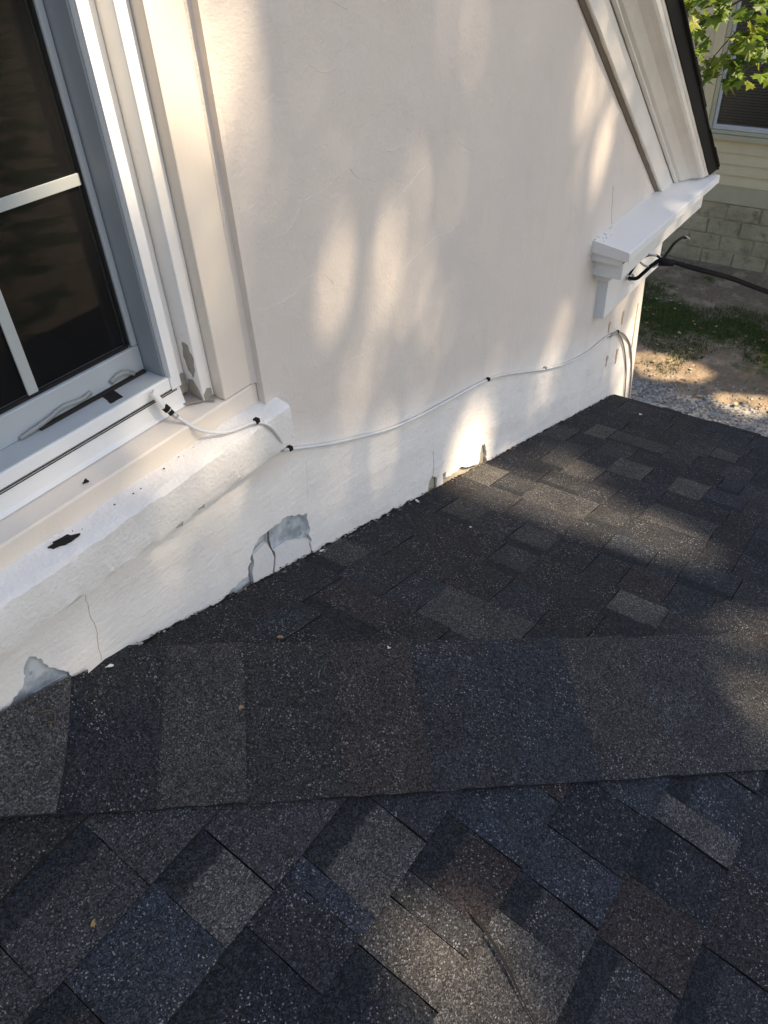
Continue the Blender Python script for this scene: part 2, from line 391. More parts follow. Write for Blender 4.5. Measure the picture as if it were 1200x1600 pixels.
for P in (CHIPA, CHIPB):
    slab('stucco_chip', rough_poly(P, .008, .003, 5), lambda p, q, h: (p, 0.006 - h + 0.02 * (q + 1.15) * .2, q), 0.009, MCHIP, swall)
slab('stucco_chip', [(1.465, -1.315), (1.481, -1.309), (1.497, -1.32), (1.499, -1.38), (1.46, -1.37)], lambda p, q, h: (p, 0.004 - h, q), 0.006, MCHIP, swall)
slab('stucco_chip', rough_poly([(0.205, -0.975), (0.232, -0.972), (0.24, -0.985), (0.222, -1.01), (0.20, -1.02)], .006, .003, 2), lambda p, q, h: (p, 0.006 - h, q), 0.008, MCHIP, swall)
def ridge(name, P, wd, hgt, mat, parent):
    Q = [Vector((p[0], 0, p[1])) for p in P]; Q = catmull(Q, 6); v = []; f = []
    for i, p in enumerate(Q):
        d = (Q[min(i + 1, len(Q) - 1)] - Q[max(i - 1, 0)]).normalized(); nrm = Vector((-d.z, 0, d.x))
        p = p + nrm * 0.004 * noise.noise((p.x * 60, p.z * 60, 3)); y = relief(p.x, p.z)
        k = wd * (0.35 + 0.65 * min(1, i / 4, (len(Q) - 1 - i) / 4)) * (1 + .5 * noise.noise((p.x * 80, p.z * 80, 9)))
        a, b = p + nrm * k, p - nrm * k * .6
        v += [(a.x, y + .0006, a.z), (p.x, y - hgt, p.z), (b.x, y + .0006, b.z)]
    for i in range(len(Q) - 1):
        f += [(3 * i, 3 * i + 1, 3 * i + 4, 3 * i + 3), (3 * i + 1, 3 * i + 2, 3 * i + 5, 3 * i + 4)]
    return mesh(name, v, f, mat, parent)
CRACKS = [[(1.064, -0.242), (1.09, -0.234), (1.121, -0.25), (1.154, -0.247), (1.185, -0.229)], [(0.883, -0.46), (0.932, -0.469), (0.995, -0.469), (1.033, -0.438), (1.098, -0.43), (1.163, -0.413), (1.2, -0.437), (1.26, -0.459)], [(0.882, -0.578), (0.935, -0.586), (0.983, -0.585), (1.035, -0.571), (1.073, -0.578), (1.101, -0.613)], [(1.235, -0.537), (1.296, -0.521), (1.36, -0.498), (1.439, -0.471)], [(1.358, -0.658), (1.45, -0.639), (1.523, -0.643), (1.569, -0.637)], [(1.158, -0.152), (1.202, -0.171)], [(1.293, -0.414), (1.34, -0.417), (1.39, -0.399)], [(1.5, -0.445), (1.564, -0.462), (1.626, -0.493)], [(1.1, -0.79), (1.16, -0.794), (1.248, -0.805)]]
for P in CRACKS: ridge('crack', P, 0.0011, 0.00055, MS, swall)
DARK = [[(0.413, -0.87), (0.407, -0.917), (0.404, -0.961), (0.392, -1.02)], [(1.444, -1.21), (1.447, -1.244), (1.438, -1.295)], [(2.535, -0.813), (2.547, -0.878), (2.565, -0.946)]]
ridge('crack', [(0.958, -0.944), (0.951, -1.0), (0.945, -1.04)], .0010, .0006, MS, swall)
for P in DARK: ridge('dark_crack', P, 0.0008, 0.0008, MCAULK, swall)
ridge('dark_crack', [(0.819, -1.034), (0.816, -1.065), (0.822, -1.11)], .003, .004, MCAULK, swall).location.y = 0.006

# ragged strip coloured dark for the gap where the parge coat stops above the shingles
def gap_strip():
    v = []; f = []; xs = np.arange(0.40, 2.86, 0.006)
    for i, x in enumerate(xs):
        z = -0.9122 - .2979 * x; h = .006 + .010 * max(-.4, noise.noise((x * 30, 0, 1))) + .006 * noise.noise((x * 110, 3, 1))
        y = relief(x, z) - .0022
        v += [(x, y, z - .01), (x, y, z + max(.001, h))]
    f = [(2 * i, 2 * i + 2, 2 * i + 3, 2 * i + 1) for i in range(len(xs) - 1)]
    return mesh('roof_gap_strip', v, f, MGAP, swall)
gap_strip()
MSTAIN = m_plain('rust_stain', (0.50, 0.38, 0.27), .9, .1)
for x, z, h, w_ in ((2.70, -1.36, .045, .010), (2.84, -1.37, .06, .009), (2.83, -1.53, .07, .010), (2.72, -1.51, .05, .008), (3.0, -1.40, .25, .006)):
    P = rough_poly([(x - w_, z), (x + w_, z - .004), (x + w_ * .8, z - h), (x - w_ * .7, z - h)], .008, .006, x * 7)
    slab('stain', P, lambda p, q, hh: (p, relief(p, q) - .0008 - hh, q), .0006, MSTAIN, swall)

# ------------------------------------------------------------------ window
win = empty('window', (0.1, 0.1, -0.66), house); win.location = (0, 0, 0)
ZT = 1.0
def vbox(nm, x0, x1, y0, y1, z0, z1, m, par=win, bev=0.0015): return box(nm, x0, x1, y0, y1, z0, z1, m, par, bev)
MXC = 0.176  # the window is symmetrical about this x
for s in (1, -1):
    def mx(a, b): return (a, b) if s > 0 else (2 * MXC - b, 2 * MXC - a)
    a, b = mx(0.793, 0.874); cas = vbox('casing', a, b, 0.018, 0.15, -0.716, ZT, MCAS, win, 0.003)
    a, b = mx(0.766, 0.792); vbox('stop_moulding', a, b, 0.043, 0.15, -0.712, ZT, MT, win, 0.003)
    a, b = mx(0.744, 0.765); vbox('blind_stop', a, b, 0.080, 0.15, -0.700, ZT, MT, win, 0.002)
    a, b = mx(0.724, 0.746); vbox('frame_side', a, b, 0.068, 0.13, -0.675, ZT, MVIN, win, 0.0015)
    a, b = mx(0.7195, 0.7235); vbox('jamb_liner', a, b, 0.078, 0.155, -0.672, ZT, MLIN, win, 0.0005)
    a, b = mx(0.7235, 0.7275); vbox('frame_bead', a, b, 0.063, 0.067, -0.65, ZT, MVIN, win, 0.001)
extrude('stucco_return', [(0.862, 0.0178), (0.893, 0.0045), (0.893, 0.03), (0.862, 0.03)], -0.7165, ZT, lambda q, p, y: (p, y, q), MS, win, nseg=60, jit=0.0008, seed=2, smooth=False)
vbox('frame_bottom', -0.3735, 0.7235, 0.070, 0.13, -0.673, -0.650, MVIN, win, 0.0015)
vbox('frame_track', -0.367, 0.719, 0.074, 0.122, -0.6495, -0.6485, MSASH, win, 0.001)
vbox('frame_head', -0.3735, 0.7235, 0.070, 0.13, 0.975, ZT, MVIN, win, 0.0015)
box('head_casing', -0.522, 0.874, 0.02, 0.15, ZT + .001, 1.04, MCAS, win, 0.003)
sash = empty('sash', parent=win)
box('bottom_rail', -0.365, 0.7185, 0.124, 0.150, -0.6495, -0.600, MSASH, sash, 0.002)
box('stile', 0.7075, 0.7185, 0.125, 0.150, -0.5995, 0.95, MSASH, sash, 0.002)
box('stile', -0.365, -0.345, 0.125, 0.150, -0.5995, 0.95, MSASH, sash, 0.002)
box('top_rail', -0.3445, 0.707, 0.125, 0.150, 0.91, 0.95, MSASH, sash, 0.002)
box('glazing_bead', 0.7035, 0.707, 0.130, 0.138, -0.5955, 0.91, MBLK, sash, 0.0005)
box('glazing_bead', -0.344, 0.703, 0.130, 0.138, -0.5995, -0.5955, MBLK, sash, 0.0005)
for xm in (0.518, 0.328, 0.138, -0.052, -0.21): box('muntin', xm - 0.009, xm + 0.009, 0.1312, 0.1348, -0.595, 0.905, MMUN, sash, 0.001)
for zm in (-0.325, -0.04, 0.245, 0.53, 0.8): box('muntin', -0.344, 0.7030, 0.1311, 0.1349, zm - 0.0085, zm + 0.0085, MMUN, sash, 0.001)
box('pane', -0.344, 0.7065, 0.1355, 0.1385, -0.5965, 0.909, MG, sash)
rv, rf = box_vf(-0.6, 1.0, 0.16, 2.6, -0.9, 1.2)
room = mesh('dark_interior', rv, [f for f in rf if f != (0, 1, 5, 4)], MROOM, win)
# old tape stuck along the bottom rail
def strip(name, P, wd, mat, parent, th=0.0012, tw=0.0):
    P = catmull(P, 6); v = []; f = []; n = len(P)
    for i, p in enumerate(P):
        d = (P[min(i + 1, n - 1)] - P[max(i - 1, 0)]).normalized(); sd = d.cross(Vector((0, -1, 0.25))).normalized()
        k = wd * (1 + .35 * noise.noise((i * .7, tw, 1))); nn = d.cross(sd).normalized() * 0.002 * noise.noise((i * .6, tw, 5))
        v += [p + sd * k, p - sd * k + nn]
    f = [(2 * i, 2 * i + 1, 2 * i + 3, 2 * i + 2) for i in range(n - 1)]
    o = mesh(name, v, f, mat, parent, True); m = o.modifiers.new('s', 'SOLIDIFY'); m.thickness = th; return o
strip('peeling_tape', [(0.465, 0.121, -0.646), (0.485, 0.118, -0.642), (0.52, 0.119, -0.638), (0.55, 0.121, -0.633), (0.585, 0.120, -0.637), (0.605, 0.122, -0.634)], 0.0036, MTAPE, win, tw=1)
slab('black_tape', rough_poly([(0.612, 0.086), (0.637, 0.084), (0.643, 0.117), (0.620, 0.119)], .006, .002, 4), lambda p, q, h: (p, q, -0.6484 + h), 0.0010, MBLK, win)
strip('peeling_tape', [(0.645, 0.121, -0.636), (0.665, 0.118, -0.629), (0.683, 0.118, -0.634), (0.694, 0.120, -0.643)], 0.004, MTAPE, win, tw=8)
vbox('track_dark_strip', 0.50, 0.715, 0.1150, 0.1235, -0.6483, -0.6440, MGAP, win, 0.0005)  # dark strip along the track at the foot of the sash rail
# peeled paint at the foot of the jamb
PEEL1 = [(0.768, -0.602), (0.7685, -0.612), (0.0, 0)]
slab('bare_patch', rough_poly([(0.0655, -0.600), (0.052, -0.603), (0.046, -0.628), (0.049, -0.652), (0.058, -0.668), (0.066, -0.655), (0.071, -0.63)], .006, .004, 3), lambda p, q, h: (0.7664 - h, p, q), 0.0012, MPEEL, win)
slab('bare_patch', rough_poly([(0.745, -0.668), (0.758, -0.660), (0.7645, -0.664), (0.7648, -0.698), (0.746, -0.698)], .005, .003, 4), lambda p, q, h: (p, 0.0795 - h, q), 0.0016, MPEEL, win)
slab('bare_patch', rough_poly([(0.074, -0.675), (0.060, -0.672), (0.050, -0.690), (0.0445, -0.705), (0.0445, -0.7105), (0.078, -0.7105)], .005, .003, 8), lambda p, q, h: (0.7662 - h, p, q), 0.0016, MPEEL, win)
slab('bare_patch', rough_poly([(0.768, -0.700), (0.778, -0.690), (0.786, -0.694), (0.788, -0.709), (0.769, -0.711)], .005, .003, 6), lambda p, q, h: (p, 0.0427 - h, q), 0.0012, MPEEL, win)
sillrot = slab('bare_patch', rough_poly([(0.728, 0.078), (0.790, 0.078), (0.792, 0.040), (0.778, 0.030), (0.768, 0.044), (0.752, 0.052), (0.738, 0.060)], .005, .004, 9), lambda p, q, h: (p, q, -0.7205 + 0.12 * (q - 0.018) + h + 0.006), 0.0016, MPEEL, win)

# ------------------------------------------------------------------ window sill
sill = empty('window_sill', parent=house)
XL, XR = -0.555, 0.905
fx = lambda s, p, q: (s, p, q)
extrude('stucco_ledge', [(0.05, -0.752), (0.018, -0.757), (0.004, -0.7605), (-0.018, -0.7665), (-0.0260, -0.7690), (-0.0300, -0.7735), (-0.0306, -0.790), (-0.0306, -0.815), (-0.0302, -0.840), (-0.0280, -0.8505), (-0.0230, -0.853), (0.05, -0.853)], XL, XR, fx, MLEDGE, sill, nseg=260, jit=0.0030, seed=3, smooth=True)
led = sill.children[0]; bm = bmesh.new(); bm.from_mesh(led.data)
for e in bm.edges:
    if len(e.link_faces) == 2 and e.calc_face_angle(0) > .42: e.smooth = False
bm.to_mesh(led.data); bm.free()
def under_line():
    v = []; xs = np.arange(XL, XR - .01, .008)
    for x in xs:
        h = .0022 + .003 * abs(noise.noise((x * 40, 1, 1))); v += [(x, relief(x, -.855) - .0012, -.8525), (x, relief(x, -.855) - .0012, -.8535 - h)]
    return mesh('joint_line', v, [(2 * i, 2 * i + 1, 2 * i + 3, 2 * i + 2) for i in range(len(xs) - 1)], MCAULK, sill)
under_line()
extrude('sill_nosing', [(0.018, -0.770), (0.018, -0.722), (0.0205, -0.7185), (0.16, -0.7025), (0.16, -0.770)], -0.522, 0.8745, fx, MCAS, sill, nseg=40, jit=0.0004, seed=5)
extrude('sill_strip', [(0.062, -0.7120), (0.066, -0.704), (0.071, -0.6765), (0.16, -0.674), (0.16, -0.7016)], -0.372, 0.7425, fx, MSHELF, sill, nseg=30, jit=0.0004, seed=8)
for q in (-0.6752, -0.6785): box('gap_line', -0.37, 0.735, 0.0692, 0.0705, q - .0006, q + .0006, MGAP, sill)
for i, (x, y) in enumerate([(0.52, 0.035), (0.60, 0.045), (0.655, 0.03), (0.69, 0.046), (0.45, 0.04), (0.57, 0.055)]):
    pass
# speckles of mould and chipped paint on the ledge
k = 0
for i in range(24):
    x = random.uniform(0.36, 0.70); y = random.uniform(-0.014, 0.012)
    r = random.choice([0.0005, 0.0007, 0.0009, 0.0013]) * (1 if x < .66 else .8)
    P = [(x + r * random.uniform(.5, 2.2) * math.cos(t), y + r * random.uniform(.5, 1.2) * math.sin(t)) for t in np.linspace(0, 5.4, 7)]
    slab('mould_speck', P, lambda p, q, h: (p, q, -0.7635 + 0.37 * (q - 0.0) + h + 0.0012), 0.0007, MGAP, sill)
for (x, z) in ((0.645, -0.848), (0.592, -0.851)):
    slab('bare_patch', rough_poly([(x, z), (x + .006, z + .003), (x + .017, z + .003), (x + .014, z - .004)], .003, .003, x * 9), lambda p, q, h: (p, -0.027 - h, q), 0.002, MPEEL, sill)

# ------------------------------------------------------------------ porch roof
AS = 0.28953; CA, SA = math.cos(AS), math.sin(AS)
OA = Vector((0, 0, -0.9122)); OB = Vector((0, 0, -1.0314))
def MA(v, u): return Matrix(((0, CA, SA, 0), (-1, 0, 0, 0), (0, -SA, CA, 0), (0, 0, 0, 1))).to_3x3()
RA = Matrix(((0, CA, SA), (-1, 0, 0), (0, -SA, CA)))
RB = Matrix(((-1, 0, 0), (0, -CA, -SA), (0, -SA, CA)))
def A_pt(v, u, h=0): return OA + RA @ Vector((v, u, h))
def B_pt(x, w_, h=0): return OB + RB @ Vector((-x, w_, h))
roof = empty('porch_roof', parent=house)
HX = 0.40; EV = 2.45; UE = 2.85 / CA
hipE = (2.855, -2.455, -0.9122 - .2979 * 2.855)
# deck under the shingles
dk = 0.006
A0 = [A_pt(0, 0.40 / CA, -dk), A_pt(0, UE, -dk), A_pt(EV, UE, -dk)]
B0 = [B_pt(0.40, 0, -dk), B_pt(2.85, EV / CA, -dk), B_pt(-3.1, EV / CA, -dk), B_pt(-3.1, 0, -dk)]
dv = A0 + B0; dv = dv + [p - Vector((0, 0, .10)) for p in dv]
mesh('roof_deck', dv, [(0, 1, 2), (3, 4, 5, 6), (9, 8, 7), (13, 12, 11, 10), (1, 0, 7, 8), (2, 1, 8, 9), (5, 4, 11, 12), (6, 5, 12, 13)], MBLK, roof)
PAL = {'K': (0.0130, 0.0153, 0.0200), 'D': (0.0235, 0.0200, 0.0200), 'R': (0.038, 0.027, 0.0245), 'B': (0.029, 0.0345, 0.043), 'T': (0.0235, 0.0305, 0.035), 'G': (0.080, 0.072, 0.063), 'L': (0.132, 0.116, 0.094), 'M': (0.043, 0.041, 0.040), 'S': (0.0255, 0.0265, 0.031)}
for k_ in PAL: PAL[k_] = (PAL[k_][0] * .94, PAL[k_][1], PAL[k_][2] * 1.12)
def shingle(P, place_o, rot, u0, u1, h0, h1, col, band, name='shingle', parent=None):
    """P outline in (s,u); prism with a sloping top"""
    if len(P) < 3: return
    cx = sum(p[0] for p in P) / len(P); cu = sum(p[1] for p in P) / len(P)
    Q = []
    for i in range(len(P)):
        a, b = P[i], P[(i + 1) % len(P)]; L = math.hypot(b[0] - a[0], b[1] - a[1]); n = max(1, min(6, int(L / .03)))
        for j in range(n):
            t = j / n; jj = 0.0009
            Q.append((a[0] + (b[0] - a[0]) * t + random.uniform(-jj, jj), a[1] + (b[1] - a[1]) * t + random.uniform(-jj, jj)))
    n = len(Q); hh = lambda u: h0 + (h1 - h0) * (u - u0) / (u1 - u0)
    v = [(p - cx, u - cu, -0.003) for p, u in Q] + [(p - cx, u - cu, hh(u)) for p, u in Q]
    f = [tuple(range(n - 1, -1, -1)), tuple(range(n, 2 * n))] + [(i, (i + 1) % n, n + (i + 1) % n, n + i) for i in range(n)]
    o = mesh(name, v, f, MSH, parent or roof)
    me = o.data; fix_normals(me); me.materials.append(MBLK)
    for pl in me.polygons:
        if abs(pl.normal.z) < .5: pl.material_index = 1
    uvl = me.uv_layers.new(name='UVMap')
    for lp in me.loops:
        p = me.vertices[lp.vertex_index].co; uvl.data[lp.index].uv = (p.x, 1 - (p.y + cu - u0) / (u1 - u0))
    M4 = rot.to_4x4(); M4.translation = place_o + rot @ Vector((cx, cu, 0)); o.matrix_world = M4
    k = random.uniform(.9, 1.1); o.color = (*[c * k for c in col], 1.0 if band else 0.0)
    return o
EXP = 0.143
# far slope: one letter per 10 cm along the course, from the wall outwards
ROWS = {-1: 'DDD', 0: 'DTKD', 1: 'SRRDK', 2: 'GSTGGKK', 3: 'SDDDSDKS', 4: 'KDDMDDLMMG', 5: 'KGSGKDRTMGG', 6: 'DMSSKBTBMSS', 7: 'LMGGMKKKSDSK',
        8: 'SKMSKGGDKSDKM', 9: 'KMGSTKKDSMKDS', 10: 'SMSLKLBMSKDDK', 11: 'GKMDKKBMSDKSM', 12: 'KLGGMDMKSSDKK', 13: 'KKDDMGKSMKDSS', 14: 'KKSDDSKMKSDKS', 15: 'KSKDKKSKDKSMK', 16: 'KKKSKKDKKSKDK'}
nA_ = 0
for k in range(-1, 17):
    u0 = 0.649 + EXP * k; u1 = min(u0 + EXP, UE + .012); s = ROWS[k]
    vmax = u1 * CA - HX + .02
    s = s[:max(1, int(vmax / .1) + 1)]
    # merge equal neighbours
    runs = []
    j = 0
    while j < len(s):
        e = j
        while e + 1 < len(s) and s[e + 1] == s[j] and e - j < 1: e += 1
        runs.append((j * .1, (e + 1) * .1, s[j])); j = e + 1
    bnd = [0.006] + [r[1] + random.uniform(-.022, .022) for r in runs[:-1]] + [min(1.3, max(runs[-1][1], vmax + .1))]
    pb = False
    for r, (a, b) in enumerate(zip(bnd[:-1], bnd[1:])):
        low = (r + k) % 2 == 0
        P = [(a + .0006, u0 - .018), (a + .0006, u1 + (0 if low else .001)), (b - .0006, u1 + (0 if low else .001)), (b - .0006, u0 - .018)]
        P = clip(P, 1, -CA, -HX - 0.002)
        # off the right of the frame beyond about 1.2 m from the wall
        if shingle(P, OA, RA, u0, u1, 0.0015, 0.0055 if low else 0.0085, [c_ * .66 + e_ * .34 for c_, e_ in zip(PAL[runs[r][2]], (.019, .0195, .023))], low and runs[r][2] in 'GBMLR'): nA_ += 1
# near slope: tabs read along each course, (x to, colour, shade band)
NEAR = {0: [(-0.30, 'M', 0), (0.03, 'D', 0), (0.24, 'D', 0)],
        1: [(-0.42, 'K', 1), (-0.2, 'D', 0), (0.022, 'M', 0), (0.197, 'M', 1), (0.50, 'M', 0)],
        2: [(-0.3, 'D', 0), (-0.1, 'G', 1), (0.045, 'D', 1), (0.205, 'B', 0), (0.306, 'G', 1), (0.62, 'M', 0)],
        3: [(-0.25, 'D', 1), (-0.02, 'R', 0), (0.245, 'K', 1), (0.335, 'S', 0), (0.372, 'B', 0), (0.512, 'G', 1), (0.80, 'S', 0)],
        4: [(-0.1, 'M', 0), (0.15, 'S', 0), (0.33, 'K', 1), (0.412, 'G', 0), (0.462, 'M', 0), (0.578, 'R', 1), (0.715, 'B', 0), (0.90, 'R', 0)],
        5: [(0.0, 'K', 1), (0.25, 'D', 0), (0.505, 'G', 0), (0.578, 'M', 1), (0.672, 'B', 0), (0.792, 'K', 0), (1.1, 'B', 0)],
        6: [(0.1, 'S', 0), (0.35, 'B', 1), (0.572, 'M', 1), (0.690, 'R', 0), (0.808, 'K', 1), (0.868, 'G', 0), (0.975, 'B', 1), (1.25, 'M', 0)],
        7: [(0.2, 'D', 0), (0.45, 'K', 0), (0.672, 'S', 1), (0.83, 'D', 0), (0.99, 'S', 0), (1.15, 'B', 1), (1.4, 'M', 0)],
        8: [(0.35, 'K', 1), (0.62, 'B', 0), (0.85, 'D', 1), (1.0, 'G', 0), (1.2, 'S', 1), (1.6, 'D', 0)],
        9: [(0.5, 'M', 0), (0.8, 'D', 0), (1.1, 'B', 1), (1.4, 'K', 0), (1.75, 'G', 0)]}
for k in range(10):
    w0 = 0.041 + EXP * k; w1 = w0 + EXP; xa = -0.55 + .05 * k
    for r, (xb, cch, band) in enumerate(NEAR[k]):
        gp = random.choice([.0004, .0006, .0012, .0016]); P = [(-xb + gp, w0 - .018), (-xb + gp, w1), (-xa - .0004, w1), (-xa - .0004, w0 - .018)]
        P = clip(P, -1, -CA, 0.10)
        shingle(P, OB, RB, w0, w1, 0.0015, 0.0060 if band else 0.0105, PAL[cch], band)
        xa = xb
# the top strip of the near slope against the wall
shingle([(-.38, 0.006), (.6, 0.006), (.6, .044), (-.38, .044)], OB, RB, -.1, .044, 0.0015, .007, PAL['D'], 0)
# the courses beyond the frame, joined
def rest():
    v = []; f = []
    def quad(P, pt, h0, h1):
        if len(P) < 3: return
        b = len(v); us = [p[1] for p in P]; u0, u1 = min(us), max(us)
        v.extend(pt(p, u, h0 + (h1 - h0) * (u - u0) / (u1 - u0)) for p, u in P); f.append(tuple(range(b, b + len(P)))[::-1])
    for k in range(0, 18):
        w0 = 0.041 + EXP * k; w1 = min(w0 + EXP, EV / CA); x = -3.05
        while x < 2.9:
            x2 = x + random.uniform(.1, .3)
            if k >= 10: P = [(x, w0), (x2, w0), (x2, w1), (x, w1)]
            else: x2 = min(x2, -0.55 + .05 * k); P = [(x, w0), (x2, w0), (x2, w1), (x, w1)]
            if x2 > x and w1 > w0: quad(clip(P, 1, -CA, HX), lambda p, u, h: B_pt(p, u, h), .0015, random.choice((.006, .0095)))
            x = x2
            if k < 10 and x >= -0.551 + .05 * k: break
    for k in range(8, 17):
        u0 = 0.649 + EXP * k; u1 = min(u0 + EXP, UE); x = 1.3
        while x < 2.5:
            x2 = x + random.uniform(.1, .3); quad(clip([(x, u0), (x2, u0), (x2, u1), (x, u1)], 1, -CA, -HX), lambda p, u, h: A_pt(p, u, h), .0015, .006); x = x2
    o = mesh('shingle_field', v, f, MSH, roof); o['kind'] = 'stuff'; o.data.uv_layers.new(name='UVMap'); o.color = (.036, .034, .034, 0)
rest()
# the torn, lifted slit across the near tabs
def slit():
    P = catmull([B_pt(0.470, 0.725, .0125), B_pt(0.455, 0.770, .0130), B_pt(0.437, 0.812, .0130), B_pt(0.418, 0.845, .0128), B_pt(0.40, 0.885, .0125)], 8)
    v = []; f = []; n = len(P)
    for i, p in enumerate(P):
        t = i / (n - 1); wd = 0.0026 * math.sin(math.pi * min(.92, t + .12)) + .0003
        v += [p + Vector((wd, 0, 0.0004)), p - Vector((wd, 0, -0.0004))]
    f = [(2 * i, 2 * i + 1, 2 * i + 3, 2 * i + 2) for i in range(n - 1)]
    return mesh('torn_slit', v, f, MBLK, roof)
slit()
# hip caps
hd = Vector((1, -1, -0.2979)).normalized(); nB = RB @ Vector((0, 0, 1)); nA = RA @ Vector((0, 0, 1))
C0 = Vector((HX, 0, -1.0314))
qB = hd.cross(nB).normalized(); qB = qB if qB.z < 0 else -qB
qA = hd.cross(nA).normalized(); qA = qA if qA.z < 0 else -qA
Ept = B_pt(0.529, 0.496 / CA); ev = Ept - C0; WB = (ev - hd * ev.dot(hd)).length
def t_of(x): e = B_pt(x, (x - 0.033) / CA) - C0; return e.dot(hd)
def cap(t0, t1, col, hb=0.016, he=0.0175, skew=0.0):
    """one cap shingle bent over the hip, its butt at t1"""
    prof = [(-WB, 0), (-WB * .75, 0), (-WB * .5, 0), (-WB * .25, 0), (-.05, 0), (-.02, 0), (0, .0005), (.012, 0), (.026, .0005), (.034, .001)]
    NS = 7; v = []; f = []; n = len(prof)
    for top in (0, 1):
        for i in range(NS + 1):
            for j, (q, dh) in enumerate(prof):
                t = t0 + (t1 - t0) * i / NS
                if 0 < i < NS and j in (0, n - 1): q += random.uniform(-.0014, .0014)
                t += skew * abs(q) * 1.0 + random.uniform(-.0007, .0007)
                d = qB * abs(q) if q < 0 else qA * q; nn = nB if q < -.01 else (nA if q > .015 else (nA + nB).normalized())
                h = ((hb + (he - hb) * i / NS) if j < 2 else (.0055 + .0065 * i / NS)) if top else (0.0115 if j == 0 else (.006 if j == 1 else .001))
                lift = 0.004 * max(0.0, noise.noise((t * 5, 3.3, 0))) if j == 0 else 0
                v.append(C0 + hd * t + d + nn * (h + dh + lift * (1 if top else 1)))
    S2 = (NS + 1) * n
    for i in range(NS):
        for j in range(n - 1):
            a = i * n + j; f.append((S2 + a, S2 + a + 1, S2 + a + n + 1, S2 + a + n)); f.append((a + n, a + n + 1, a + 1, a))
        a = i * n; f.append((a, S2 + a, S2 + a + n, a + n)); a = i * n + n - 1; f.append((a + n, S2 + a + n, S2 + a, a))
    for j in range(n - 1):
        f.append((j, j + 1, S2 + j + 1, S2 + j)); a = NS * n + j; f.append((S2 + a, S2 + a + 1, a + 1, a))
    ctr = sum((Vector(p) for p in v), Vector()) / len(v)
    o = mesh('hip_cap_shingle', [p - ctr for p in v], f, MSH, roof); o.location = ctr; fix_normals(o.data)
    o.data.materials.append(MBLK)
    for pl in o.data.polygons:
        if abs(pl.normal.dot((nA + nB).normalized())) < .6: pl.material_index = 1
    o.data.uv_layers.new(name='UVMap'); k = random.uniform(.93, 1.07); o.color = (*[c * k for c in col], 0.0)
    return o
XE = [0.181, 0.277, 0.372, 0.481, 0.586, 0.695, 0.80, 0.905, 1.01, 1.12, 1.23, 1.34, 1.45]
capc = [(.022, .0235, .029), (.056, .053, .051), (.033, .0325, .034), (.042, .0345, .033), (.030, .0325, .038), (.028, .0325, .041), (.054, .052, .051), (.048, .0475, .049), (.062, .059, .055), (.027, .023, .022), (.035, .041, .051), (.05, .048, .047)]
for i in range(len(XE) - 1):
    cap(t_of(XE[i]) - .02, t_of(XE[i + 1]), capc[i], 0.0135, 0.0180, skew=0.0)
# the uppermost cap, bent up against the wall
def top_cap(x_w0, x_w1, x_e0, x_e1, dh, col, th=.006):
    NS = 8; v = []; f = []
    def zw(x): return -0.975 + (x - 0.216) * (-0.31) + .002
    for top in (0, 1):
        for i in range(NS + 1):
            s = i / NS
            xw = x_w0 + (x_w1 - x_w0) * s; xe = x_e0 + (x_e1 - x_e0) * s
            pw = Vector((xw, -0.004, zw(xw))); pe = B_pt(xe, (xe - .033) / CA, .010)
            for j in range(NS + 1):
                t = j / NS; p = pw.lerp(pe, t) - Vector((0, 0, .014 * math.sin(math.pi * t)))
                v.append(p + nB * (dh + (th if top else 0) + random.uniform(-.0003, .0003)))
    n = NS + 1; S2 = n * n
    for i in range(NS):
        for j in range(NS):
            a = i * n + j; f.append((S2 + a, S2 + a + 1, S2 + a + n + 1, S2 + a + n)); f.append((a, a + n, a + n + 1, a + 1))
    for i in range(NS):
        f += [(i, i + 1, S2 + i + 1, S2 + i), (NS * n + i, S2 + NS * n + i, S2 + NS * n + i + 1, NS * n + i + 1), (i * n, S2 + i * n, S2 + i * n + n, i * n + n), (i * n + NS, i * n + n + NS, S2 + i * n + n + NS, S2 + i * n + NS)]
    ctr = sum((Vector(p) for p in v), Vector()) / len(v)
    o = mesh('hip_cap_shingle', [p - ctr for p in v], f, MSH, roof); o.location = ctr; fix_normals(o.data)
    o.data.uv_layers.new(name='UVMap'); o.color = (*col, 0.0); return o
top_cap(0.10, 0.365, 0.06, 0.200, .004, PAL['K'])
top_cap(0.09, 0.335, 0.05, 0.178, .012, PAL['G'])
MGRIT = m_rand('grit', [(0.05, 0.04, 0.03), (0.16, 0.12, 0.08), (0.40, 0.37, 0.33), (0.08, 0.06, 0.045), (0.26, 0.22, 0.17)])
def grit():
    v = []; f = []
    for i in range(420):
        u = random.uniform(.42, 2.8) / CA; q = .004 + abs(random.gauss(0, .012)); r = random.uniform(.0012, .004) * (1 if random.random() < .9 else 1.8)
        a = random.uniform(0, 6.28); e = random.uniform(.3, 1); b = len(v)
        for t in (0, 1.3, 2.5, 3.6, 5.0): v.append(A_pt(q + r * e * math.sin(t + a) * .8, u + r * math.cos(t + a), .009 + random.uniform(0, .002)))
        f.append((b, b + 1, b + 2, b + 3, b + 4))
    o = mesh('grit', v, f, MGRIT, roof); o['kind'] = 'stuff'
grit()
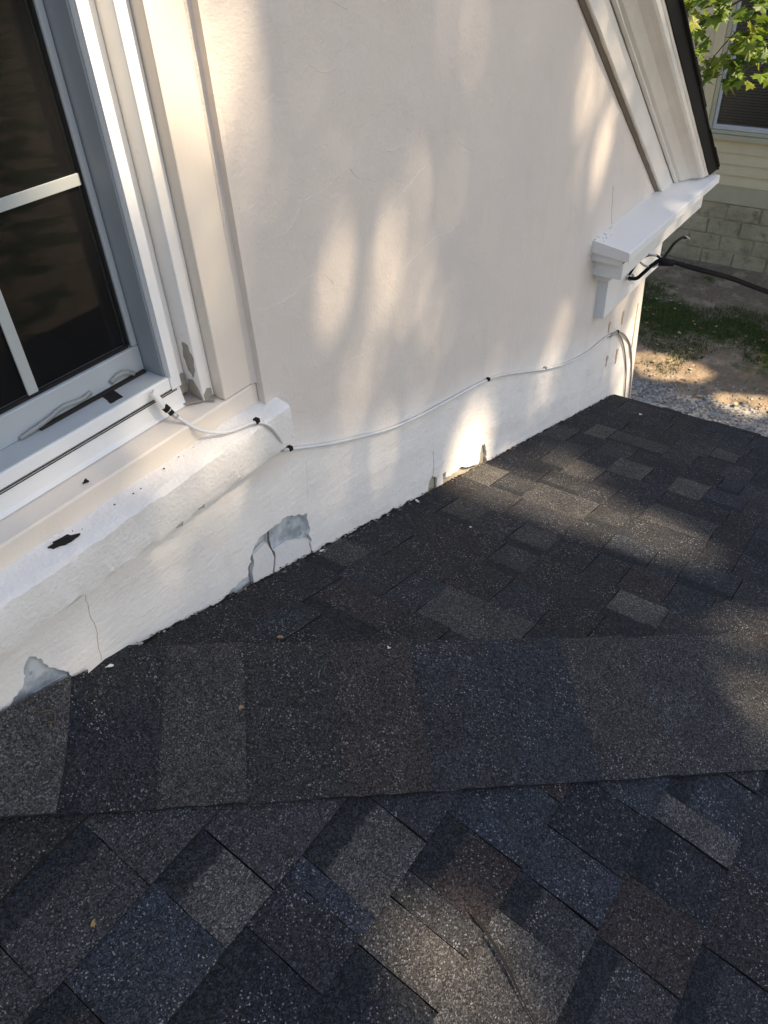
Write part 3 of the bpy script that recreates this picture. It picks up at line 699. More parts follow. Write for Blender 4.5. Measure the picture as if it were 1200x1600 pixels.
# eave edge metal
extrude('drip_edge', [(0.012, 0.002), (0.014, -0.06), (0.010, -0.06), (0.008, 0.0)], 0.0, EV + .02, lambda s, p, q: tuple(A_pt(s, UE, 0) + Vector((p, 0, q - .006))), MBLK, roof)
box('fascia', 2.79, 2.845, -EV, -0.005, -1.98, -1.80, MT, roof, 0.002)
box('soffit', -3.0, 2.78, -EV + .05, -0.02, -2.0, -1.985, MT, roof)
box('fascia', -3.0, 2.845, -EV - .05, -EV - .01, -1.98, -1.80, MT, roof, 0.002)
for px in (2.6, 0.0, -2.6): box('porch_post', px - .07, px + .07, -2.35, -2.21, GZ, -1.99, MT, roof, 0.006)

# ------------------------------------------------------------------ cornice return
cor = empty('cornice_return', parent=house)
XC0, XC1 = 2.415, 3.335
def fc(s, p, q): return (s, p, q)
def mould(nm, prof, x0, x1, mat, seed=0, nseg=24, jit=.0006): return extrude(nm, prof, x0, x1, fc, mat, cor, nseg=nseg, jit=jit, seed=seed)
mould('shelf_board', [(0.02, -0.9505), (0.0, -0.952), (-0.125, -0.972), (-0.130, -0.975), (-0.131, -1.000), (-0.126, -1.0025), (0.02, -0.990)], XC0, XC1, MSHELF, 1)
mould('crown_moulding', [(0.02, -0.992), (-0.118, -1.0035), (-0.116, -1.008), (-0.108, -1.009), (-0.104, -1.016), (-0.096, -1.021), (-0.092, -1.0235), (0.02, -1.024)], XC0 + .012, XC1 - .07, MSHELF, 2)
mould('bed_board', [(0.02, -1.0245), (-0.100, -1.0245), (-0.102, -1.028), (-0.102, -1.078), (-0.099, -1.081), (0.02, -1.081)], XC0 + .036, XC1 - .075, MSHELF, 3)
mould('cove_moulding', [(0.02, -1.0815), (-0.082, -1.0815), (-0.080, -1.088), (-0.066, -1.092), (-0.055, -1.099), (-0.050, -1.106), (0.02, -1.106)], XC0 + .062, 3.085, MSHELF, 4)
mould('frieze_board', [(0.02, -1.1065), (-0.034, -1.1065), (-0.035, -1.11), (-0.035, -1.262), (-0.032, -1.265), (0.02, -1.265)], XC0 + .105, 3.062, MSHELF, 5)
box('frieze_side_board', 3.037, 3.0615, 0.0205, 4.0, -1.262, -1.11, MSHELF, cor)
box('side_soffit', 3.0, XC1, 0.0205, 6.0, -1.02, -0.985, MSHELF, cor)
for (z_, x_, d_) in ((-1.0242, XC0 + .0352, .1015), (-1.0812, XC0 + .0615, .083), (-1.1063, XC0 + .1045, .0355)): box('joint_line', x_, x_ + .3, -d_, .01, z_ - .0010, z_ + .0010, MCAULK, cor)
# dirt and lifted paint along the joint with the wall
for i in range(12):
    t = random.random(); x = XC0 + 0.003 + t * t * 0.20; r = random.uniform(.0008, .0020)
    P = [(x + r * random.uniform(.6, 2.) * math.cos(a_), r * random.uniform(.5, 1.2) * math.sin(a_)) for a_ in np.linspace(0, 5.4, 6)]
    yy = -0.004 - random.random() ** 3 * .03
    slab('dirt_fleck', P, lambda p, q, h, yy=yy: (p, yy + q, -0.952 + 0.16 * (yy + q) + h + .0006), 0.0012, MGAP, cor)

# ------------------------------------------------------------------ rake trim and main roof
rk = empty('rake_trim', parent=house)
th = math.atan(RS); ed = Vector((-math.cos(th), 0, math.sin(th))); en = Vector((math.sin(th), 0, math.cos(th)))
R0 = Vector((RK0[0], 0, RK0[1]))
def fr(s, p, q): # p along the normal of the rake within the wall plane, q outwards
    P = R0 + ed * s + en * p; return (P.x, -q, P.z)
def rake(nm, prof, mat, s0=-0.25, s1=3.9, jit=.0009, seed=0, nseg=90, par=None):
    o = extrude(nm, prof, s0, s1, fr, mat, par or rk, nseg=nseg, jit=jit, seed=seed)
    bm = bmesh.new(); bm.from_mesh(o.data)   # trim at the shelf and at the ridge
    for co, no in (((0, 0, -0.957), (0, 0, -1)), ((0, 0, 0), (-1, 0, 0))):
        r = bmesh.ops.bisect_plane(bm, geom=list(bm.verts) + list(bm.edges) + list(bm.faces), plane_co=co, plane_no=no, clear_outer=True)
        ed_ = [e for e in r['geom_cut'] if isinstance(e, bmesh.types.BMEdge)]
        if ed_: bmesh.ops.edgeloop_fill(bm, edges=ed_)
    bm.to_mesh(o.data); bm.free(); return o
rake('caulk_joint', [(-0.006, -0.01), (-0.006, 0.004), (0.002, 0.011), (0.010, 0.012), (0.010, -0.01)], MCAULK, jit=.002, seed=4)
rake('rake_frieze', [(0.004, -0.01), (0.004, 0.018), (0.007, 0.021), (0.078, 0.021), (0.078, -0.01)], MRAKE, seed=1)
rake('joint', [(0.0775, -0.01), (0.0775, 0.0228), (0.0815, 0.0228), (0.0815, -0.01)], MCAULK, seed=9)
rake('bead', [(0.080, -0.01), (0.080, 0.026), (0.084, 0.033), (0.090, 0.033), (0.094, 0.027), (0.094, -0.01)], MRAKE, seed=2)
rake('crown', [(0.0945, -0.01), (0.0945, 0.030), (0.100, 0.040), (0.112, 0.048), (0.128, 0.060), (0.138, 0.078), (0.143, 0.092), (0.150, 0.098), (0.165, 0.100), (0.165, -0.01)], MRAKE, seed=3)
mroof = empty('main_roof', parent=house)
rake('rake_fascia', [(0.1655, -0.01), (0.1655, 0.101), (0.170, 0.103), (0.176, 0.104), (0.176, -0.01)], MRAKE, seed=6)
rake('roof_deck', [(0.1765, -6), (0.1765, 0.108), (0.226, 0.112), (0.226, -6)], MBLK, seed=7, par=mroof, s0=-.42)
for i in range(26):
    s0 = -0.40 + i * 0.145
    rake('roof_shingle', [(0.2265, -1.2), (0.2265, 0.118 + random.uniform(-.003, .006)), (0.2345 + random.uniform(0, .003), 0.118 + random.uniform(-.003, .006)), (0.2345, -1.2)], MBLK, s0=s0, s1=s0 + 0.1445, nseg=3, seed=i, jit=.001, par=mroof)

# ------------------------------------------------------------------ cables
coax = empty('coaxial_cable', (0, 0, 0)); tag(coax, 'thin white cable clipped along the stucco wall from the window sill to the corner', 'cable')
CW = [(0.906, -0.881), (1.042, -0.945), (1.227, -1.017), (1.363, -1.055), (1.515, -1.085), (1.731, -1.131), (1.883, -1.184), (2.114, -1.28), (2.326, -1.352), (2.498, -1.388), (2.648, -1.402), (2.784, -1.437)]
p_on = [(0.6945, 0.038, -0.7005), (0.699, 0.030, -0.709), (0.713, 0.009, -0.729), (0.732, 0.001, -0.743), (0.758, -0.008, -0.755), (0.785, -0.014, -0.7595), (0.818, -0.0255, -0.7615), (0.843, -0.0345, -0.782), (0.866, -0.030, -0.828), (0.884, -0.016, -0.866)]
tube('cable_sheath', p_on + [(x, -0.0065 + relief(x, z), z) for x, z in CW], 0.0034, MWCAB, coax)
tube('grey_tail', [(x, -0.0065, z) for x, z in [(2.66, -1.405), (2.784, -1.4365), (2.895, -1.505), (2.985, -1.603), (3.05, -1.749), (3.085, -1.95), (3.10, -2.4), (3.10, -4.0)]], 0.0036, MGCAB, coax)
tube('grey_tail', [(x, -0.0065, z) for x, z in [(2.70, -1.420), (2.794, -1.449), (2.875, -1.529), (2.945, -1.642), (2.99, -1.758), (3.02, -1.95), (3.03, -2.4), (3.03, -4.0)]], 0.0032, MGCAB, coax)
def cyl(nm, P, r, m, par): return tube(nm, P, r, m, par, 10, 0)
conn = empty('plug', parent=coax)
def obox(nm, a, b, w_, t_, mat, par):
    a, b = Vector(a), Vector(b); d = (b - a).normalized(); sd = d.cross(Vector((0, 0, 1))).normalized(); up = sd.cross(d)
    v = [p + sd * i * w_ + up * j * t_ for p in (a, b) for i, j in ((-1, -1), (1, -1), (1, 1), (-1, 1))]
    o = mesh(nm, v, [(0, 1, 2, 3), (7, 6, 5, 4), (0, 4, 5, 1), (1, 5, 6, 2), (2, 6, 7, 3), (3, 7, 4, 0)], mat, par); fix_normals(o.data); bevel_mesh(o.data, .0008); return o
obox('flat_adapter', (0.678, 0.060, -0.652), (0.6865, 0.0505, -0.682), 0.0085, 0.0026, MSHELF, conn)
cyl('black_collar', [(0.6866, 0.0500, -0.6825), (0.6896, 0.0460, -0.6895)], 0.0066, MBLK, conn)
cyl('metal_ring', [(0.6897, 0.0458, -0.6898), (0.6905, 0.0447, -0.6915)], 0.0058, MMET, conn)
cyl('black_collar', [(0.6906, 0.0446, -0.6917), (0.6927, 0.0415, -0.6968)], 0.0055, MBLK, conn)
cyl('metal_ring', [(0.6928, 0.0413, -0.6970), (0.6965, 0.0355, -0.7045)], 0.0047, MMET, conn)
def clip_at(p, m=MBLK):
    p = Vector(p); o = box('cable_clip', p.x - .0045, p.x + .0045, p.y - .0045, p.y + .006, p.z - .0015, p.z + .0075, m, coax, .0012); return o
clip_at((0.820, -0.0255, -0.762)); clip_at((0.911, -0.0075, -0.884)); clip_at((1.731, -0.008, -1.131)); clip_at((2.784, -0.0075, -1.437)); clip_at((2.12, -0.0075, -1.2815), MGCAB)

drop = empty('service_drop', (0, 0, 0)); tag(drop, 'black overhead service wire looped onto the cornice of the stucco house', 'cable')
def ray(px, py, d):
    v = R_ * ((px - 600) / 1209) + D_ * ((py - 800) / 1209) + F_; return Vector((0, -.94, 0)) + v.normalized() * d
DW = [(2.700, -0.045, -1.176), (2.690, -0.075, -1.168), (2.694, -0.098, -1.142), (2.705, -0.122, -1.112), (2.723, -0.152, -1.096), (2.790, -0.237, -1.135), (2.897, -0.352, -1.190), (3.015, -0.466, -1.262), (3.30, -0.74, -1.42), (4.2, -1.6, -1.75), (7.0, -4.4, -1.9), (12, -10, -.6)]
tube('black_wire', DW, 0.0066, MBCAB, drop)
tube('support_wire', [(2.712, -0.040, -1.170), (2.716, -0.060, -1.125), (2.705, -0.092, -1.088), (2.708, -0.122, -1.080), (2.722, -0.148, -1.092), (2.790, -0.235, -1.127), (2.897, -0.350, -1.182), (3.015, -0.464, -1.254), (3.30, -0.738, -1.412), (4.2, -1.598, -1.742)], 0.0044, MBCAB, drop)
tube('bare_loop', [(2.690, -0.070, -1.100), (2.690, -0.094, -1.078), (2.703, -0.118, -1.078), (2.720, -0.146, -1.094), (2.706, -0.126, -1.120), (2.694, -0.098, -1.118), (2.690, -0.072, -1.103)], 0.0038, MMET, drop)
tube('wire_tail', [(2.722, -0.148, -1.094), (2.755, -0.150, -1.080), (2.79, -0.158, -1.058), (2.825, -0.170, -1.048), (2.845, -0.18, -1.052)], 0.0050, MBCAB, drop)
tube('tail_end', [(2.822, -0.169, -1.048), (2.843, -0.179, -1.050), (2.85, -0.19, -1.058)], 0.0042, MGCAB, drop)
tube('hook', [(2.700, -0.03, -1.178), (2.700, -0.05, -1.182), (2.708, -0.058, -1.174), (2.716, -0.05, -1.168)], 0.0046, MMET, drop)
cyl('clamp', [(2.712, -0.138, -1.104), (2.745, -0.180, -1.110)], 0.0125, MBCAB, drop)

# ------------------------------------------------------------------ little things lying about
def flake(name, label, cat, c, r, mat, nrm=(0, 0, 1), elong=1.8, th=0.002, rot=0.0, seed=0, group=None):
    nrm = Vector(nrm).normalized(); a = nrm.cross(Vector((0.3, 1, 0.1))).normalized(); b = nrm.cross(a); a, b = a * math.cos(rot) + b * math.sin(rot), b * math.cos(rot) - a * math.sin(rot)
    n = 17; v = []
    for top in (0, 1):
        for i in range(n):
            t = 2 * math.pi * i / n; k = 1 + .7 * noise.noise((math.cos(t) * 2.4 + seed, math.sin(t) * 2.4, seed))
            v.append(a * r * elong * k * math.cos(t) + b * r * k * math.sin(t) + nrm * (th * top + .5 * th * math.sin(2 * t + seed)))
    f = [tuple(range(n - 1, -1, -1)), tuple(range(n, 2 * n))] + [(i, (i + 1) % n, n + (i + 1) % n, n + i) for i in range(n)]
    o = mesh(name, v, f, mat); o.location = c; fix_normals(o.data); return tag(o, label, cat, group)
MDRY = m_plain('dry_leaf', (0.30, 0.20, 0.09), 0.8, 0.2)
MWHT = m_plain('white_fleck', (0.72, 0.71, 0.68), 0.7, 0.2)
flake('bark_scrap', 'long black scrap of charred bark lying on the stucco sill ledge', 'debris', (0.415, -0.001, -0.7605), 0.0062, MBLK, (0, -.3, 1), 3.6, 0.003, 0.05, 3.7)
flake('dead_insect', 'small black curled insect on the upper sill board', 'debris', (0.498, 0.034, -0.7155), 0.0027, MBLK, (0, -.1, 1), 1.7, 0.003, 0.3, 6)
for i, (p, lab, r, el, m, nv) in enumerate([
        ((0.396, -0.018, -1.026), 'white paint fleck on dark shingles just right of the left wall hole', .0026, 2.6, MWHT, nA),
        ((1.337, -0.021, -1.302), 'white paint fleck on shingles below the narrow wall crack', .0036, 2.4, MWHT, nA),
        ((0.649, -0.172, -1.098), 'tiny yellowed leaf bit on the teal shingle above the hip', .0040, 1.4, MDRY, nA),
        ((2.678, -0.184, -1.702), 'white fleck near the far eave of the porch roof', .0050, 1.8, MWHT, nA),
        ((0.761, -0.343, -1.128), 'white fleck lying right on the hip crest', .0028, 1.4, MWHT, nA),
        ((0.955, -0.016, -1.189), 'white paint sliver at the wall foot beside the square hole', .0020, 4.0, MWHT, nA),
        ((1.313, -0.2, -1.294), 'pale speck on brown shingles in the middle of the far slope', .0022, 1.5, MWHT, nA),
        ((0.486, -0.229, -1.086), 'small tan leaf bit on the grey cap shingle', .0034, 1.4, MDRY, nB),
        ((0.115, -0.295, -1.108), 'pale yellow leaf crumb at the left edge of the near slope', .0030, 1.8, MDRY, nB)]):
    flake('fleck', lab, 'debris', p, r, m, nv, el, .0016, i * 1.3, i * 2.1)
o = tube('twig_knot', [B_pt(0.245, .012, .035), B_pt(0.262, .02, .05), B_pt(0.275, .03, .045), B_pt(0.268, .04, .036), B_pt(0.258, .036, .04)], 0.0016, MBARK); tag(o, 'curled brown twig on the cap shingle by the wall at left', 'twig')

# ------------------------------------------------------------------ neighbour house
NX = 10.367
MSID = m_paint('olive_cream_siding', (0.56, 0.50, 0.325), 0.55, 0.05, dirt=(0.25, 0.22, 0.13), damt=0.4)
MNTR = m_paint('neighbour_trim', (0.40, 0.385, 0.265), 0.55, 0.05, damt=0.3)
def m_block():
    s = NT('painted_block', .9, .15); co = s.coord('Object')
    c = s.mix(s.ramp(s.noise(co, 2.6, 6, .65), [(0.38, 0.0), (0.62, 1.0)]), (0.42, 0.385, 0.26), (0.30, 0.275, 0.18))
    c = s.mix(s.ramp(s.noise(co, 7, 8, .7), [(0.52, 0.0), (0.70, .8)]), c, (0.12, 0.11, 0.07)); s.col(c)
    s.bump(s.noise(co, 16, 8, .7), .03, .8); return s.m
MBLKS = m_block()
nh = empty('neighbour_house', (NX, 2, GZ)); tag(nh, 'yellow sided house with block foundation beyond the yard', 'house')
def nbox(nm, x0, x1, y0, y1, z0, z1, m, par=nh, bev=0.0):
    o = box(nm, x0 - NX, x1 - NX, y0 - 2, y1 - 2, z0 - GZ, z1 - GZ, m, par, bev); return o
NY0, NY1 = -7.0, 8.0
WY0, WY1, WZ0, WZ1 = 0.78, 1.80, -2.50, -1.0
nbox('house_core', NX + .06, NX + 6, NY0, NY1, GZ, 0.2, MSID)
def board(z0, z1, y0, y1):
    v = [(NX - .018, y0, z0), (NX - .018, y1, z0), (NX + .002, y1, z1), (NX + .002, y0, z1), (NX + .058, y0, z0), (NX + .058, y1, z0), (NX + .058, y1, z1), (NX + .058, y0, z1)]
    v = [(a - NX, b - 2, c - GZ) for a, b, c in v]
    o = mesh('siding_board', v, [(0, 1, 2, 3), (0, 4, 5, 1), (3, 2, 6, 7), (0, 3, 7, 4), (1, 5, 6, 2)], MSID, nh); fix_normals(o.data)
z = -3.125
while z < 0.1:
    if z + .122 > WZ0 - .10 and z < WZ1 + .1: board(z, z + .124, NY0, WY0 - .14); board(z, z + .124, WY1 + .155, NY1)
    else: board(z, z + .124, NY0, NY1)
    z += .1225
nbox('water_table', NX - .012, NX + .058, NY0, NY1, -3.335, -3.128, MNTR, nh, .004)
found = empty('foundation', parent=nh)
for r in range(4):
    zt = -3.345 - r * .195; y = NY0 + (r % 2) * .2
    while y < NY1:
        if -1.2 < y < 4.2:
            o = nbox('block', NX + random.uniform(-.014, .008), NX + .057, y + random.uniform(.003, .012), y + random.uniform(.386, .398), max(GZ - .05, zt - .183 + random.uniform(-.006, .006)), zt + random.uniform(-.006, .004), MBLKS, found, random.uniform(.008, .016))
        y += .4
nbox('mortar_backing', NX + .011, NX + .0585, NY0, NY1, GZ - .05, -3.337, MBLKS, found)
nw = empty('window', parent=nh)
nbox('side_trim', NX - .03, NX + .05, WY1 + .04, WY1 + .15, WZ0 - .06, WZ1 + .1, MSID, nw, .004)
nbox('side_trim', NX - .03, NX + .05, WY0 - .13, WY0 - .04, WZ0 - .06, WZ1 + .1, MSID, nw, .004)
nbox('sill', NX - .06, NX + .05, WY0 - .13, WY1 + .15, WZ0 - .12, WZ0 - .062, MNTR, nw, .006)
nbox('frame_side', NX - .02, NX + .05, WY1 - .01, WY1 + .038, WZ0 - .02, WZ1, MNTR, nw, .003)
nbox('frame_side', NX - .02, NX + .05, WY0 - .038, WY0 + .01, WZ0 - .02, WZ1, MNTR, nw, .003)
nbox('frame_bottom', NX - .022, NX + .05, WY0 - .038, WY1 + .038, WZ0 - .06, WZ0 - .021, MNTR, nw, .003)
nbox('sash_rail', NX - .002, NX + .045, WY0 + .012, WY1 - .012, WZ0 - .019, WZ0 + .035, MSASH, nw, .003)
nbox('sash_stile', NX - .002, NX + .045, WY1 - .05, WY1 - .012, WZ0 + .036, WZ1, MSASH, nw, .003)
nbox('sash_stile', NX - .002, NX + .045, WY0 + .012, WY0 + .05, WZ0 + .036, WZ1, MSASH, nw, .003)
nbox('sash_rail', NX - .003, NX + .045, WY0 + .051, WY1 - .051, -1.80, -1.76, MSASH, nw, .003)
nbox('pane', NX + .020, NX + .024, WY0 + .05, WY1 - .05, WZ0 + .03, WZ1, MG, nw)
MBLIND = m_plain('dark_blind', (0.075, 0.065, 0.05), 0.7, 0.2)
z = WZ0 + .04
while z < WZ1:
    o = nbox('blind_slat', NX + .028, NX + .044, WY0 + .05, WY1 - .05, z, z + .019, MBLIND, nw); z += .030
nbox('dark_interior', NX + .046, NX + .0595, WY0 + .03, WY1 - .03, WZ0 + .02, WZ1, MROOM, nw)
extrude('roof', [(-0.5, 0.1), (-0.5, 0.2), (3.0, 2.6), (3.0, 2.4)], NY0 - .4, NY1 + .4, lambda s, p, q: (p, s - 2, q - GZ), MBLK, nh)

# ------------------------------------------------------------------ gravel, grass, litter
def stuff(o): o['kind'] = 'stuff'; return o
MGRAV = m_plain('gravel_stone', (0.30, 0.29, 0.27), 0.9, 0.2)
MGV = m_rand('gravel_mix', [(0.10, 0.095, 0.09), (0.30, 0.285, 0.26), (0.44, 0.42, 0.39), (0.20, 0.18, 0.155), (0.36, 0.35, 0.33)])
v = []; f = []
for i in range(5200):
    x = random.uniform(5.2, 7.75) ; y = random.uniform(-1.6, 2.4)
    if x > 7.0 + .35 * noise.noise((y * 1.3, 2, 1)) and random.random() < (x - 6.95) * 1.7: continue
    r = random.uniform(.008, .021); b0 = len(v)
    for s_ in range(6):
        d = ((1, 0, 0), (-1, 0, 0), (0, 1, 0), (0, -1, 0), (0, 0, 1), (0, 0, -1))[s_]; k = r * random.uniform(.6, 1.2)
        v.append((x + d[0] * k, y + d[1] * k, GZ + r * .35 + d[2] * k * .7))
    f += [(b0 + a, b0 + b, b0 + c) for a, b, c in ((0, 2, 4), (2, 1, 4), (1, 3, 4), (3, 0, 4), (2, 0, 5), (1, 2, 5), (3, 1, 5), (0, 3, 5))]
ang = stuff(mesh('gravel', v, f, MGV)); tag(ang, 'pale grey gravel strip below the porch eave', 'gravel')
MGRS = m_rand('grass_blades', [(0.035, 0.065, 0.014), (0.065, 0.115, 0.026), (0.095, 0.14, 0.036), (0.15, 0.14, 0.06), (0.05, 0.09, 0.022)], .7, .25)
v = []; f = []
cnt = 0
while cnt < 15000:
    x = random.uniform(7.2, 10.2); y = random.uniform(-1.2, 2.9)
    dns = (1.0 - abs(x - 8.5) * 1.05) * .75 + (noise.fractal((x * 1.3, y * 1.3, 3), 1.0, 2.0, 4)) * 1.5
    if random.random() > max(0.02, min(1, (dns - .15) * 2.2)): continue
    cnt += 1
    h = random.uniform(.02, .055); a_ = random.uniform(0, 6.28); wd = random.uniform(.003, .006); lx, ly = random.gauss(0, .02), random.gauss(0, .02); b0 = len(v)
    v += [(x - wd * math.cos(a_), y - wd * math.sin(a_), GZ), (x + wd * math.cos(a_), y + wd * math.sin(a_), GZ), (x + lx, y + ly, GZ + h)]; f.append((b0, b0 + 1, b0 + 2))
tag(stuff(mesh('grass', v, f, MGRS)), 'thin patchy grass on the bare soil of the yard', 'grass')
MLIT = m_rand('fallen_leaves', [(0.30, 0.22, 0.12), (0.42, 0.34, 0.20), (0.16, 0.09, 0.05), (0.34, 0.27, 0.17), (0.10, 0.06, 0.04)])
v = []; f = []
for i in range(300):
    x = random.uniform(7.0, 10.3); y = random.uniform(-1.0, 2.9)
    r = random.uniform(.010, .030); a_ = random.uniform(0, 6.28); e = random.uniform(.4, .8); b0 = len(v); z0 = GZ + .012 + random.random() * .02
    for t in np.linspace(0, 6.283, 7)[:-1]:
        px_, py_ = r * math.cos(t), r * e * math.sin(t); v.append((x + px_ * math.cos(a_) - py_ * math.sin(a_), y + px_ * math.sin(a_) + py_ * math.cos(a_), z0 + random.uniform(0, .012)))
    f.append(tuple(range(b0, b0 + 6)))
for i in range(900):
    x = random.uniform(3.6, 10.5); y = random.uniform(-13, -4.5)
    r = random.uniform(.012, .035); a_ = random.uniform(0, 6.28); e = random.uniform(.4, .8); b0 = len(v); z0 = GZ + .012 + random.random() * .02
    for t in np.linspace(0, 6.283, 7)[:-1]:
        px_, py_ = r * math.cos(t), r * e * math.sin(t); v.append((x + px_ * math.cos(a_) - py_ * math.sin(a_), y + px_ * math.sin(a_) + py_ * math.cos(a_), z0 + random.uniform(0, .012)))
    f.append(tuple(range(b0, b0 + 6)))
tag(stuff(mesh('leaf_litter', v, f, MLIT)), 'dry fallen leaves scattered over the yard soil', 'leaf litter')

# ------------------------------------------------------------------ maple
MLEAF = NT('maple_leaf', .5, .4)
oi = MLEAF.n('ObjectInfo'); rr = MLEAF.ramp(oi.outputs['Random'], [(0.0, (0.06, 0.11, 0.015)), (0.45, (0.13, 0.20, 0.025)), (0.8, (0.17, 0.25, 0.03)), (1.0, (0.28, 0.31, 0.05))])
MLEAF.col(rr); tl = MLEAF.n('BsdfTranslucent'); MLEAF.l(rr, tl.inputs[0]); mxs = MLEAF.n('MixShader'); mxs.inputs[0].default_value = .4
MLEAF.l(MLEAF.b.outputs[0], mxs.inputs[1]); MLEAF.l(tl.outputs[0], mxs.inputs[2]); MLEAF.l(mxs.outputs[0], MLEAF.t.nodes['Material Output'].inputs[0]); MLEAF = MLEAF.m
maple = empty('maple_tree', (8.9, -1.5, GZ)); tag(maple, 'maple tree with sunlit green leaves hanging before the neighbour window', 'tree')
mp0 = Vector((8.9, -1.5, GZ))
def mp(p): return Vector(p) - mp0
tube('trunk', [mp((8.9, -1.5, GZ)), mp((8.88, -1.48, -2.5)), mp((8.95, -1.5, -0.6)), mp((9.1, -1.5, 1.5)), mp((9.2, -1.5, 3.4))], 0.13, MBARK, maple, 10, 6, .04)
br = tube('branch', [mp((8.93, -1.5, -0.9)), mp((7.9, -.9, -.25)), mp((6.9, -.4, -.20)), mp((6.2, .05, -.40)), mp((5.8, .45, -.62)), mp((5.7, .75, -.80))], .035, MBARK, maple, 8, 6, .004)
tw = [((6.2, .05, -.40), (5.85, .25, -.72), (5.78, .38, -.95)), ((6.0, .25, -.50), (5.72, .60, -.92), (5.68, .66, -1.10)), ((5.8, .45, -.62), (5.70, .85, -.72), (5.66, .95, -.92)), ((6.3, -.02, -.4), (6.1, .2, -.55), (5.9, .3, -.8)), ((6.0, .25, -.5), (5.75, .8, -.55), (5.7, 1.0, -.62))]
for T in tw: tube('twig', [mp(p) for p in T], .006, MBARK, br, 6, 5, .002)
def maple_leaf_mesh(seed):
    r_ = random.Random(seed)
    pts = [(0, 0), (.18, .04), (.42, -.02), (.36, .16), (.62, .36), (.40, .40), (.44, .60), (.22, .52), (.0, 1.0), (-.22, .52), (-.44, .60), (-.40, .40), (-.62, .36), (-.36, .16), (-.42, -.02), (-.18, .04)]
    v = [(x * (1 + r_.uniform(-.1, .1)), y * (1 + r_.uniform(-.1, .1)), .10 * (x * x) * 2 - .12 * y * y + r_.uniform(-.03, .03)) for x, y in pts] + [(0, .3, .05)]
    n = len(pts); f = [(i, (i + 1) % n, n) for i in range(n)]
    me = bpy.data.meshes.new('leaf'); me.from_pydata(v, [], f); me.materials.append(MLEAF); me.update(); return me
LM = [maple_leaf_mesh(i) for i in range(5)]
nl = 0
def put_leaf(p, sc):
    global nl
    o = bpy.data.objects.new('leaf', random.choice(LM)); o.parent = br; C.objects.link(o)
    o.location = mp(p); o.scale = (sc,) * 3; o.rotation_euler = (random.gauss(-.45, .5), random.gauss(0, .5), random.uniform(0, 6.28)); nl += 1
n_ = 0
while n_ < 290:
    y = random.uniform(.18, 1.02); z = random.uniform(-1.32, -.60); x = 5.72 + random.uniform(-.12, .40)
    d = math.hypot(x, y + .94); k = 6.0 / d; yy, zz = y, z * k              # height of the lower fringe of leaves
    low = -1.02 - .17 * math.exp(-((y - .62) / .13) ** 2) - .12 * math.exp(-((y - .30) / .10) ** 2) + .10 * noise.noise((y * 7, 1, 2))
    if y > .80: low = -.95
    if zz < low: continue
    if noise.noise((x * 4, y * 5, z * 5)) < -.12: continue
    put_leaf(Vector((x, y, z)), random.uniform(.075, .115)); n_ += 1
v = []; f = []
for i in range(5200):
    p = Vector((random.gauss(0, 1), random.gauss(0, 1), random.gauss(0, 1))).normalized() * (random.random() ** .4)
    p = Vector((9.6 + p.x * 1.5, -1.9 + p.y * 1.6, 2.6 + p.z * 1.8)) - mp0
    a_ = Vector((random.gauss(0, 1), random.gauss(0, 1), random.gauss(0, .5))).normalized(); b_ = a_.cross(Vector((random.gauss(0, .4), random.gauss(0, .4), 1))).normalized(); r = random.uniform(.05, .09); b0 = len(v)
    v += [p + a_ * r, p + b_ * r * .7, p - a_ * r, p - b_ * r * .7]; f.append((b0, b0 + 1, b0 + 2, b0 + 3))
MCR = m_rand('shade_leaves', [(0.03, 0.055, 0.012), (0.06, 0.10, 0.022), (0.10, 0.14, 0.03)], .6, .3)
cr = mesh('crown', v, f, MCR, maple); cr['kind'] = 'stuff'

# ------------------------------------------------------------------ shade trees on the street side: gaps in the crowns let the sun flecks through
FL = []
def fleck(p, r, s): FL.append((Vector(p), r, s))
for p in [(0.891, 0, -0.144), (0.902, 0, -0.201), (0.914, 0, -0.262), (0.913, 0, -0.326), (.87, 0, -.03), (.88, 0, .06)]: fleck(p, .065, .7)
for p in [(0.80, .02, -0.05), (0.82, .02, -0.15), (0.83, .02, -.25)]: fleck(p, .09, .85)
for p in [(0.72, .06, -0.10), (0.74, .06, -0.25), (0.75, .06, -.40), (.77, .05, -.5)]: fleck(p, .06, .6)
for p in [(1.051, 0, -0.145), (1.123, 0, -0.18), (1.083, 0, -0.229), (1.25, 0, -.12), (1.0, 0, -.1)]: fleck(p, .09, .30)
for p in [(1.616, 0, -0.206), (1.624, 0, -0.275), (1.6, 0, -0.341), (1.63, 0, -.13)]: fleck(p, .055, .58)
for p in [(1.365, 0, -0.605), (1.345, 0, -0.645), (1.33, 0, -0.69)]: fleck(p, .068, .78)
for p in [(1.149, 0, -0.609), (1.151, 0, -0.677), (1.167, 0, -0.726)]: fleck(p, .036, .65)
for p in [(1.0, 0, -.80), (1.15, 0, -.95), (.95, 0, -1.0), (.7, 0, -.95), (.45, 0, -.95)]: fleck(p, .20, .33)
for p in [(1.9, 0, -1.20), (2.3, 0, -1.35), (1.6, 0, -.98), (2.6, 0, -1.5)]: fleck(p, .20, .33)
for p in [(1.0, 0, -.05), (1.35, 0, -.05), (1.7, 0, -.02), (.95, 0, -.42)]: fleck(p, .17, .36)
for p in [(.45, 0, -.80), (.58, 0, -.80), (.80, 0, -.80), (.7, .06, -.55)]: fleck(p, .12, .42)
for p in [(1.48, 0, -.55), (1.25, 0, -.72)]: fleck(p, .12, .26)
for p in [(1.50, 0, -.62), (1.48, 0, -.70)]: fleck(p, .05, .30)
for p in [(2.266, 0, -0.393), (2.293, 0, -0.555), (2.302, 0, -0.66), (2.414, 0, -0.8), (2.40, 0, -.70)]: fleck(p, .075, .7)
